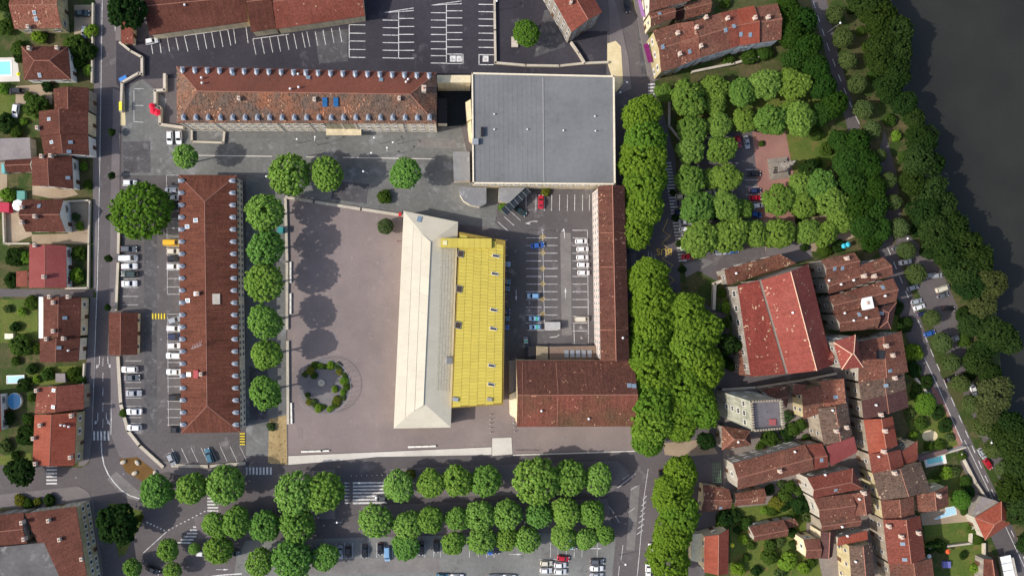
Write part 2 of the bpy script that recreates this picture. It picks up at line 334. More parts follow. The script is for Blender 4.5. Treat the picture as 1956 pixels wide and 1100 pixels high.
# gardens on the left and among the old houses
for pts in ([(0,25),(20,25),(20,62),(0,62)], [(0,165),(70,165),(70,230),(0,240)], [(0,572),(72,572),(72,650),(0,655)], [(50,700),(162,698),(162,732),(50,735)], [(0,870),(60,865),(60,886),(0,888)], [(0,945),(150,930),(140,950),(0,975)],
            [(1728,735),(1765,725),(1790,800),(1740,830)], [(1740,785),(1800,770),(1830,850),(1750,870)], [(1785,905),(1850,910),(1855,1000),(1775,1005)], [(1765,1000),(1855,995),(1858,1040),(1768,1045)], [(1810,1040),(1875,1030),(1878,1100),(1815,1100)],
            [(1395,970),(1540,955),(1540,1060),(1395,1100)], [(1395,1070),(1560,1050),(1570,1100),(1395,1100)], [(1375,555),(1400,545),(1420,640),(1400,660)], [(1700,560),(1725,640),(1760,730),(1725,720),(1700,640)]):
    _gz += 0.0015; sheet('garden', pts, 0.030 + _gz, m_grass)
for pts in ([(10,400),(50,405),(62,450),(15,470)], [(62,330),(110,330),(150,372),(110,382),(62,372)], [(30,165),(100,160),(100,200),(30,200)], [(128,388),(168,385),(168,445),(130,448)], [(60,448),(168,446),(168,466),(62,466)], [(142,10),(180,10),(180,75),(142,75)], [(0,300),(14,300),(14,380),(0,385)]):
    _gz += 0.0015; sheet('garden_yard', pts, 0.036 + _gz, m_gravel)
sheet('pool_deck', [(-60,112),(33,110),(38,156),(-60,158)], 0.05, m_pale, 0.05)
sheet('planter_paving', [(620 + 49 * math.cos(a * math.pi / 20), 737 + 51 * math.sin(a * math.pi / 20)) for a in range(40)], 0.112, m_darkp, 0.05)
sheet('wood_terrace', [(1758,980),(1855,960),(1858,995),(1762,1003)], 0.06, m_gravel, 0.05)
sheet('round_sand_patch', [(1776 + 15 * math.cos(a * math.pi / 10), 832 + 11 * math.sin(a * math.pi / 10)) for a in range(20)], 0.05, m_sand)

# --- painted markings: each a thin sheet of its own on the surface it is painted on
def stripe(parent, x0, y0, x1, y1, wpx=1.0, mat=None, z=0.045, name='painted_line'):
    a, b = W(x0, y0), W(x1, y1); d = (b - a); n = Vector((-d.y, d.x, 0)).normalized() * (wpx / PPM / 2)
    mb = MB(); mb.poly([(p.x, p.y, z) for p in (a - n, b - n, b + n, a + n)]); return mb.build(name, mat or m_paint, parent)
def shape(parent, pts, mat=None, z=0.045, name='painted_mark'):
    w = [W(x, y) for x, y in pts]; a = sum(w[i].x * w[(i+1) % len(w)].y - w[(i+1) % len(w)].x * w[i].y for i in range(len(w)))
    if a < 0: w = w[::-1]
    mb = MB(); mb.poly([(p.x, p.y, z) for p in w]); return mb.build(name, mat or m_paint, parent)
def pline(parent, pts, wpx=1.0, mat=None, z=0.045, name='painted_line'):
    mb = MB(); w = [W(x, y) for x, y in pts]; L, Rr = [], []
    for i, p in enumerate(w):
        d = (w[min(i+1, len(w)-1)] - w[max(i-1, 0)]); n = Vector((-d.y, d.x, 0)).normalized() * (wpx / PPM / 2); L.append(p + n); Rr.append(p - n)
    for i in range(len(w) - 1): mb.poly([(q.x, q.y, z) for q in (Rr[i], Rr[i+1], L[i+1], L[i])])
    return mb.build(name, mat or m_paint, parent)
def arrow(parent, x, y, ang, L=14, z=0.045, mat=None):
    c, s = math.cos(R(ang)), math.sin(R(ang)); T = lambda u, v: (x + u * c - v * s, y + u * s + v * c)
    shape(parent, [T(-L/2, -.5), (T(L*.1, -.5)), T(L*.1, -1.8), T(L/2, 0), T(L*.1, 1.8), T(L*.1, .5), T(-L/2, .5)], mat, z, 'painted_arrow')
# street on the left
pline(road, [(196,-40),(191,300),(186,540),(176,822)], 1.2); pline(road, [(220,-40),(220,60)], 1.2); pline(road, [(217,170),(213,420),(209,596)], 1.2); pline(road, [(214,690),(212,830)], 1.2)
pline(road, [(193.5,842),(194.5,865),(199,888),(207,906),(218,921),(232,936),(248,946),(267,952)], 2.0)
for y in (683, 712, 740, 770, 800): stripe(road, 197, y, 196.5, y + 16, 0.9)
for bx, by in ((190,681),(187,788)):
    pline(road, [(bx, by), (bx, by + 14), (bx - 4, by + 19)], 1.2); shape(road, [(bx - 7, by + 23), (bx - 5, by + 15), (bx - 1, by + 19)])
    pline(road, [(bx + 16, by), (bx + 16.5, by + 12), (bx + 20, by + 17)], 1.2); shape(road, [(bx + 23, by + 23), (bx + 17, by + 19), (bx + 21, by + 14)])
for x in (180,187,193.5,200,207): stripe(road, x, 823, x, 840.5, 3.4, name='zebra_stripe')
for y in (890,897,903.5,910,916.5,923): stripe(road, 88.5, y, 109, y, 3.2, name='zebra_stripe')
for k in range(8): stripe(road, 471 + k * 6.6, 892, 471 + k * 6.6, 906, 3.6, name='zebra_stripe')
for y in (951,957,963,969,975): stripe(road, 396, y, 417, y, 3.2, name='zebra_stripe')
for k in range(8): stripe(road, 381 - k * 6, 994 + k * 6, 400 - k * 5, 994 + k * 6, 3.0, name='zebra_stripe')
for k in range(7):
    y = 922 + k * 6.4; shape(road, [(674, y - 1.6), (739, y - 2.6), (739, y + .8), (674, y + 1.8)], name='zebra_stripe'); shape(road, [(658, y - 1.6), (658, y + 1.6), (670, y)], name='painted_tooth')
for k in range(6): stripe(road, 280 + k * 6.4, 996.5 + k * 3, 283 + k * 6.4, 998 + k * 3, 3.0, name='painted_dash')
for k in range(10): stripe(road, 321 + k * 7.6, 1012 - k * 3.9, 324 + k * 7.6, 1010.5 - k * 3.9, 1.5, name='painted_dash')
stripe(road, 274, 1055, 318, 1015, 1.3)
for k in range(4): stripe(road, 1238, 162 + k * 6.2, 1251, 161 + k * 6.2, 3.0, name='zebra_stripe')
# boulevard on the right, bus bay and long zebra
for k in range(32):
    x0 = 1267 + k * 0.95; y = 312 + k * 6.0; stripe(road, x0, y, x0 + 15, y - 0.4, 2.4, name='zebra_stripe')
zz = [(1276,418),(1266,441),(1280,450),(1264,465),(1282,479),(1265,494),(1286,507),(1270,520),(1288,535),(1274,548),(1282,560)]
pline(road, zz, 1.2, m_yellow)
pline(road, [(1238,895),(1230,950),(1226,1000),(1221,1060),(1214,1130)], 1.0)
for k in range(7): stripe(road, 1216 + k * 2.0, 1020 - k * 11, 1228 + k * 1.2, 1012 - k * 11, 1.3)
for k in range(3): pline(road, [(1170 + k * 9, 926 - k * 5), (1183 + k * 9, 918 - k * 6)], 1.0)
pline(road, [(1170,927),(1180,931),(1214,904)], 1.2)
for a in ((1143,950,1155,958),(1161,965,1172,978),(1176,985,1183,998),(1190,1040,1186,1070),(1183,1080,1180,1110),(1205,935,1216,928),(1200,978,1212,970)): stripe(road, *a, 0.9)
for k in range(3): stripe(road, 1238 + k * 6, 480 + k * 3, 1241 + k * 6, 505, 0.9)
# riverside road
rr_ = [(1552,0),(1578,80),(1600,140),(1632,218),(1648,250),(1694,470),(1740,580),(1800,720),(1830,790),(1880,905),(1930,1010),(1965,1085)]
for i in range(len(rr_) - 1):
    a, b = Vector(rr_[i]), Vector(rr_[i+1]); n = max(1, int((b - a).length // 26))
    for k in range(n):
        p = a.lerp(b, (k + .1) / n); q = a.lerp(b, (k + .6) / n); stripe(riv, p.x, p.y, q.x, q.y, 1.3, z=0.04, name='painted_dash')
pline(riv, [(1765,682),(1790,735),(1838,845)], 1.2, z=0.04); pline(riv, [(1842,840),(1895,950),(1958,1085)], 1.1, z=0.04)
# western car park
for y in (366,384,400,416,452,471,487,501,517,533,549,566,582): stripe(lotW, 234, y, 264, y, 0.8)
for y in (689,712,730,741,760,776,797,808,826): stripe(lotW, 240, y, 270, y, 0.7)
for y in (335,356,372,388,404,418,436,456,472,488,502,516,532,548,562,600,619,635,652,668,692,722,738,766,781,797,811): stripe(lotW, 319, y, 350, y, 0.7)
pline(lotW, [(318,335),(320,560)], 0.7); pline(lotW, [(320,604),(322,820)], 0.7)
for k in range(8): stripe(lotW, 328 + k * 18.6, 856 - k * 0.6, 341 + k * 18.6, 884 - k * 0.6, 0.8)
# fresh car park on top
Lf = [(289,84,292,104),(304,74,308,102),(319,71,324,99),(336,73,341,97),(352,69,359,99),(374,67,380,96),(389,64,395,94),(404,61,410,92),(420,59,426,90),(435,57,441,88),(446,55,450,84),(470,53,474,83),(483,75,489,105),(499,73,505,103),(515,71,521,101),(530,68,536,99),(546,66,552,96),(561,65,567,94),(577,63,583,92),(586,61,592,90),(602,60,607,88),(617,58,622,86),(633,55,638,83),(648,53,653,81)]
for a in Lf: stripe(lotN, *a, 1.2)
stripe(lotN, 352, 69, 435, 57, 1.2); stripe(lotN, 447, 55, 468, 52, 1.2); stripe(lotN, 483, 75, 552, 66, 1.2)
stripe(lotN, 667, 48, 667, 110, 1.4); [stripe(lotN, 667, y, 698, y + .4, 1.4) for y in (48,64,79,95,110)]
stripe(lotN, 761.5, 20, 761.5, 111, 1.4); [stripe(lotN, 731, y, 761, y + .6, 1.4) for y in (39,53.5,67.5,82,96.5,111)]; [stripe(lotN, 762, y, 791, y - .2, 1.4) for y in (36,51.5,66.5,81.5,97,112)]
pline(lotN, [(731,25),(790,16),(790,21),(761,23),(731,25)], 1.2)
stripe(lotN, 852.7, 8, 852.7, 121, 1.4); [stripe(lotN, 823, y, 852, y + .3, 1.4) for y in (25,39,53,66.5,80,94,107,121)]; [stripe(lotN, 853, y, 883, y, 1.4) for y in (21.5,35,49,63,76.5,90.5,104,122)]
pline(lotN, [(822,11),(882,2.5),(881.5,8),(853,9),(822,11)], 1.2); stripe(lotN, 884.5, 104, 884.5, 122, 1.4)
[stripe(lotN, 914, y, 943, y + .4, 1.4) for y in (9,23,37,50,64,77,91,105,124)]; stripe(lotN, 915, 105, 915, 124, 1.4)
m_grey_p = plain('grey_symbol_paint', s2l(120, 116, 120)); m_red_p = plain('red_symbol_paint', s2l(150, 110, 112))
def wheelchair(parent, x, y, k, mat, z=0.054):
    shape(parent, [(x - .8*k, y - 3*k), (x, y - 3.6*k), (x + .8*k, y - 3*k), (x, y - 2.2*k)], mat, z)
    pline(parent, [(x, y - 2*k), (x, y), (x + 2*k, y), (x + 2.8*k, y + 2.4*k)], 0.8*k, mat, z); pline(parent, [(x + 1.6*k*math.cos(t), y + 1*k + 1.8*k*math.sin(t)) for t in (-2.2, -3, -3.9, -4.7, -5.5)], 0.6*k, mat, z)
for (x0, x1, mt) in ((859.5,870.5,m_grey_p),(872,884 - .8,m_red_p),(922,933,m_red_p)):
    shape(lotN, [(x0,107),(x1,107),(x1,118.5),(x0,118.5)], None, 0.047); wheelchair(lotN, (x0+x1)/2 - .5, 113.5, 0.9, mt)
# eastern car park
YS = (440,454.4,469,483.7,498.4,513,528,542.7,557,572,586.7,601.5,616.8)
for y in YS: stripe(lotE, 1005, y, 1034, y, 0.9); stripe(lotE, 1039, y, 1065, y, 0.9)
stripe(lotE, 1005, 440, 1064, 440, 1.0); stripe(lotE, 1008, 631, 1066, 630, 1.0); stripe(lotE, 1036.5, 443, 1040, 628, 0.8)
for y in (440,454.4,469,483.7,498.4,513,528,542.7,557,572,586.7,604,616.8,632,656): stripe(lotE, 1093.5, y, 1122, y, 0.9)
stripe(lotE, 1122, 440, 1124, 656, 0.9); stripe(lotE, 1096, 616, 1097, 656, 0.9); wheelchair(lotE, 1109, 625, 0.9, None); wheelchair(lotE, 1110, 645, 0.9, None)
for x in (1005,1024,1040,1054,1069,1084,1098,1113,1126): stripe(lotE, x, 372, x - .5, 403, 0.9)
for k in range(4): stripe(lotE, 951 + k * 12, 424 - k * 10, 970 + k * 12, 441 - k * 10, 0.9)
for y in YS[1:]: stripe(lotE, 966, y + 4, 969, y + 4, 0.9)
for y in (453,483,513,542,571,600):
    pline(lotE, [(1032,y),(1037,y-5),(1042,y),(1037,y+5),(1032,y)], 0.9, m_yellow); stripe(lotE, 1034, y+1, 1038, y-3, .7, m_yellow, .047); stripe(lotE, 1036, y+3, 1040, y-1, .7, m_yellow, .047)
arrow(lotE, 986, 564, 90, 22); arrow(lotE, 1080, 560, -90, 22); pline(lotE, [(1078,455),(1078,444),(1074,440)], 1.4); shape(lotE, [(1072,443),(1077,436),(1079,443)]); pline(lotE, [(1027,423),(1015,423),(1011,426)], 1.4); shape(lotE, [(1003,427),(1013,423),(1012,429)]); pline(lotE, [(1050,644),(1063,643),(1068,639)], 1.2)
for y in (578, 593): pline(lotE, [(1011,y-3),(1012.5,y),(1011,y+3),(1009.5,y),(1011,y-3)], 0.6)
# park car park and southern car park
for y in (369,383,397,411,430,446,464,481,497): stripe(park, 1297, y, 1322, y - 2, 0.8)
for y in (324,344,357,372,386,402): stripe(park, 1424, y, 1449, y, 0.8)
for x in (642,658,674,690,705,720,734,750,795,812,829,842,897,914,930,944,1052,1066,1082,1097,1112,1141): stripe(road, x, 1036, x - .5, 1064, 0.8)
for y in (1068,1084,1097): stripe(road, 1030, y, 1086, y - 1, 0.7); stripe(road, 1126, y, 1156, y, 0.7)
for x in (425, 985, 1138): arrow(road, x, 1087 if x == 425 else (1058 if x == 985 else 1047), 0, 24)
pline(road, [(404,1100),(430,1097),(462,1095)], 2.4); pline(north, [(372,297),(520,299)], 1.6, m_pale, 0.05); pline(north, [(655,301),(830,304)], 1.6, m_pale, 0.05); pline(north, [(585,300),(600,300.5)], 1.6, m_pale, .05)
for a in ((236,169,236,232),(256,173,256,233),(256,202,274,202),(256,233,274,234),(256,170,275,170)): stripe(north, *a, 0.8)
# repaired patches in the asphalt
m_patch = ground('asphalt_patch', s2l(74, 72, 74), s2l(90, 88, 90), 0.15, 1.0, 0.2, stain=s2l(108, 106, 106), stain_at=0.58); m_patchl = ground('pale_asphalt_patch', s2l(112, 108, 106), s2l(126, 122, 118), 0.2, 1.0, 0.15)
for par, pts, mt, z in ((north, [(234,271),(287,270),(288,330),(236,331)], m_patch, .034), (north, [(640,345),(705,352),(700,390),(632,380)], m_patch, .034), (north, [(800,262),(870,266),(872,285),(796,281)], m_patchl, .034), (north, [(476,700),(512,700),(511,800),(477,802)], m_patch, .034), (lotW, [(275,440),(300,440),(300,830),(276,800)], m_patch, .032), (lotW, [(318,420),(344,420),(344,455),(319,455)], m_patchl, .032), (lotE, [(1070,445),(1090,445),(1092,640),(1073,640)], m_patchl, .036), (lotN, [(600,62),(664,56),(664,118),(610,122)], m_patch, .036), (lotN, [(1040,20),(1060,20),(1080,90),(1020,110)], m_patch, .036), (road, [(222,900),(262,935),(330,950),(300,965),(240,950),(205,915)], m_patchl, .026), (road, [(560,1068),(840,1064),(842,1092),(562,1096)], m_patchl, .028), (road, [(1205,930),(1222,925),(1212,1050),(1196,1050)], m_patchl, .026), (road, [(1215,20),(1225,20),(1240,150),(1226,152)], m_patch, .026), (road, [(1400,505),(1440,498),(1445,512),(1405,520)], m_patchl, .03), (park, [(1305,505),(1345,494),(1365,500),(1310,530)], m_patchl, .03)):
    shape(par, pts, mt, z, 'asphalt_patch')
mh = MB().cyl((0,0,0),(0,0,.012),.38,.38,12)
for par, x, y in ((lotW,302,510),(lotW,308,648),(road,218,560),(road,236,905),(north,500,285),(north,600,320),(north,820,370),(road,700,1080),(road,1195,1000),(lotE,985,480),(lotE,1085,500),(north,490,850),(road,145,912),(road,1232,90),(park,1420,340)):
    p = W(x, y); m_ = MB(); m_.cyl((p.x,p.y,.03),(p.x,p.y,.05),.36,.36,12); m_.build('manhole_cover', m_grey_p, par)
for a in ((570,820,579,820),(570,826,579,826),(570,833,579,833),(571,818,571,838),(578,818,578,838),(744,486,750,488),(640,640,646,645),(700,500,706,498)): stripe(plaza, *a, .8, m_pave, .108)
for x, y in ((640,460),(700,560),(640,640),(720,690),(650,830),(860,842),(1080,835)):
    p = W(x, y); MB().box((p.x, p.y, .104), (.6, .6, .012)).build('drain_grate', m_grey_p, plaza)
# BUS lettering
cu = bpy.data.curves.new('bus_lettering', 'FONT'); cu.body = 'BUS'; cu.size = 3.0; cu.align_x = 'CENTER'
tmp = bpy.data.objects.new('tmp', cu); col.objects.link(tmp); dg = bpy.context.evaluated_depsgraph_get(); dg.update()
me = bpy.data.meshes.new_from_object(tmp.evaluated_get(dg)); bpy.data.objects.remove(tmp)
me.materials.clear(); me.materials.append(m_yellow); p = W(1269, 475)
link_mesh('painted_lettering', me, road, (p.x, p.y, 0.046), (0, 0, math.pi))
# ---------------------------------------------------------------- buildings
SP = s2l(206, 180, 150)
RF = dict(
 brown = roofmat('roof_brown', s2l(116,70,58), s2l(136,84,70), 0.6, s2l(170,120,98), .015, streak=0.3, gain=.66),
 barrack = roofmat('roof_barrack', s2l(126,76,60), s2l(148,92,74), 0.7, tu=2.0, tv=2.6, patch=0.06, streak=0.4, var=0.2, gain=.68),
 red = roofmat('roof_red', s2l(156,86,72), s2l(174,102,86), 0.62, SP, .04, patch=0.1),
 orange = roofmat('roof_orange', s2l(186,96,74), s2l(200,112,90), 0.75),
 pink = roofmat('roof_pink', s2l(164,84,82), s2l(176,96,92), 0.86, streak=0.08, var=0.08),
 church = roofmat('roof_church', s2l(176,88,78), s2l(192,106,94), 0.72, SP, 0.10, patch=0.05),
 aisle = roofmat('roof_aisle', s2l(158,76,66), s2l(172,88,76), 0.6, SP, 0.12, patch=0.07),
 mottle = roofmat('roof_mottled', s2l(142,92,76), s2l(158,108,88), 0.42, SP, 0.16, patch=0.1, moss=s2l(114,92,76), gain=.74),
 pale = roofmat('roof_pale', s2l(178,112,92), s2l(190,132,108), 0.45, s2l(206,170,142), 0.2, gain=.62),
 old = roofmat('roof_old', s2l(138,88,74), s2l(152,104,86), 0.5, s2l(186,150,124), 0.06, moss=s2l(118,92,78), gain=.74),
 oldgrey = roofmat('roof_oldgrey', s2l(122,98,86), s2l(136,112,98), 0.45, SP, 0.09, moss=s2l(108,94,84), gain=.72),
 dark = roofmat('roof_dark', s2l(106,72,70), s2l(118,84,80), 0.65),
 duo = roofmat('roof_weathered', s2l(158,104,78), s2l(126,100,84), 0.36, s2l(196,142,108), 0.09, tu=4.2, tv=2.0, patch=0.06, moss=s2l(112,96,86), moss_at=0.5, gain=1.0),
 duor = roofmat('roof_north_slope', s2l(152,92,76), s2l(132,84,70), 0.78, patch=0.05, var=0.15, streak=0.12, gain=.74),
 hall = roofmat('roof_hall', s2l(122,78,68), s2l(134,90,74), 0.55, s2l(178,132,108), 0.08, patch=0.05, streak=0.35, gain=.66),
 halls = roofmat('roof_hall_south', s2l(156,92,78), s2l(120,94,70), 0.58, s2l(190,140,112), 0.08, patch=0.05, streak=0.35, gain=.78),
)
m_flat = ground('grey_membrane_roof', s2l(108,109,110), s2l(119,120,121), 0.07, 0.7, 0.1, bump=0.03, stain=s2l(102,98,96), stain_at=.66)
m_flat2 = ground('grey_felt_roof', s2l(116,116,118), s2l(138,138,138), 0.06, 0.8, 0.12, stain=s2l(158,158,158), stain_at=0.6)
m_fibre = ground('fibre_cement_roof', s2l(126,118,118), s2l(144,136,134), 0.1, 1.0, 0.15, stain=s2l(150,140,104), stain_at=0.68)
WL = dict(cream=wallmat('wall_cream', s2l(222,206,172)), stone=wallmat('wall_stone', s2l(228,216,196), .1, .18), white=wallmat('wall_white', s2l(228,226,220), 0.06, 0.12), grey=wallmat('wall_grey', s2l(152,144,134), 0.2, 0.35), old=wallmat('wall_old', s2l(158,146,130), 0.22, 0.35), ochre=wallmat('wall_ochre', s2l(188,174,136)), pale=wallmat('wall_pale', s2l(186,178,164), .14, .3), tower=wallmat('wall_tower', s2l(162,162,146), 0.22, 0.4), darkw=wallmat('wall_dark', s2l(110,104,102)), yel=wallmat('wall_yellow', s2l(208,184,84), 0.05, 0.1))
m_frame = plain('window_frame', s2l(206,202,196), 0.6); m_zinc = plain('zinc', s2l(140,146,156), 0.5, 0.2, 0.08)
m_shut = plain('grey_shutter', s2l(128,130,134)); m_shutw = plain('white_shutter', s2l(206,206,204)); m_chim = plain('chimney_render', s2l(188,174,160), 0.9, var=.2); m_pot = plain('clay_pot', s2l(176,98,72)); m_ridge = plain('ridge_mortar', s2l(150,104,88), 0.9, var=0.2, scale=3)
m_ridge2 = plain('pale_ridge_mortar', s2l(214,176,150), 0.9, var=0.2, scale=3); m_metal = plain('galvanised_metal', s2l(178,180,182), 0.4, 0.6); m_dark = plain('dark_metal', s2l(48,48,52), 0.5, 0.3); m_wht = plain('white_metal', s2l(232,232,230), 0.4); m_gut = plain('gutter_zinc', s2l(150,148,146), 0.6, .2)
def glassmat(name, c, rough=0.08):
    m, n, b = newmat(name, 0.5); b.inputs['Base Color'].default_value = rgb(c); b.inputs['Roughness'].default_value = rough; b.inputs['IOR'].default_value = 1.5; return m
m_glass = glassmat('window_glass', (0.025, 0.03, 0.035)); m_blue = glassmat('blue_roof_glass', s2l(36, 92, 140), .12); m_green = glassmat('green_glass', s2l(60, 80, 76)); m_door = plain('brown_door', s2l(96,70,54))
# shared meshes: window frame, pane, shutter, door
def wmesh():
    mb = MB()
    for c, d in (((0,.02,.75),(1.1,.1,.1)),((0,.02,-.75),(1.3,.2,.12)),((-.5,.02,0),(.1,.1,1.4)),((.5,.02,0),(.1,.1,1.4)),((0,.02,0),(.05,.08,1.4))): mb.box(c, d)
    f = mb.mesh('window', [m_frame]); p = MB().box((0,.0,0),(.95,.05,1.42)).mesh('pane', [m_glass]); s = MB().box((0,0,0),(.5,.06,1.5)).mesh('shutter', [m_shut]); d = MB().box((0,0,1.1),(1.2,.14,2.2)).mesh('door', [m_door])
    return f, p, s, d
W_F, W_P, W_S, W_D = wmesh()
sky_f = MB().box((0,0,.05),(1.0,1.3,.14)).mesh('skylight', [m_metal]); sky_p = MB().box((0,0,.13),(.84,1.12,.03)).mesh('pane', [glassmat('skylight_glass', s2l(120,140,156), .15)])
chim_b = MB().box((0,0,.3),(.75,1.1,2.0)).box((0,0,1.34),(.9,1.25,.1)).mesh('chimney', [m_chim]); chim_p = MB().cyl((0,0,1.38),(0,0,1.8),.16,.13,8).mesh('chimney_pot', [m_pot])
vent_b = MB().cyl((0,0,-.1),(0,0,.5),.22,.22,8).ball((0,0,.55),.38,8,4).mesh('roof_vent', [m_wht])
dorm = MB()
dorm.poly([(-.75,-1.0,-.3),(.75,-1.0,-.3),(.75,-1.0,1.15),(-.75,-1.0,1.15)], 0); dorm.poly([(.75,-1.0,-.3),(.75,1.2,.2),(.75,1.2,1.15),(.75,-1.0,1.15)], 1); dorm.poly([(-.75,1.2,.2),(-.75,-1.0,-.3),(-.75,-1.0,1.15),(-.75,1.2,1.15)], 1)
for a, b, c in (((-1,-1.25,1.1),(1,-1.25,1.1),(0,.1,1.95)),((1,-1.25,1.1),(1,.9,1.1),(0,.1,1.95)),((1,.9,1.1),(0,1.9,1.1),(0,.1,1.95)),((0,1.9,1.1),(-1,.9,1.1),(0,.1,1.95)),((-1,.9,1.1),(-1,-1.25,1.1),(0,.1,1.95))): dorm.poly([a, b, c], 1)
dorm.v = [(x*.68, y*.68, z*.6) for x, y, z in dorm.v]
dorm_m = dorm.mesh('dormer', [m_frame, m_zinc]); dorm_p = MB().box((0,-.7,.26),(.7,.06,.55)).mesh('pane', [m_glass])

def inset(q, d):
    out = []
    for i, c in enumerate(q):
        a = (q[i-1] - c); b = (q[(i+1) % len(q)] - c); a.z = b.z = 0; out.append(c + (a.normalized() + b.normalized()) * d)
    return out

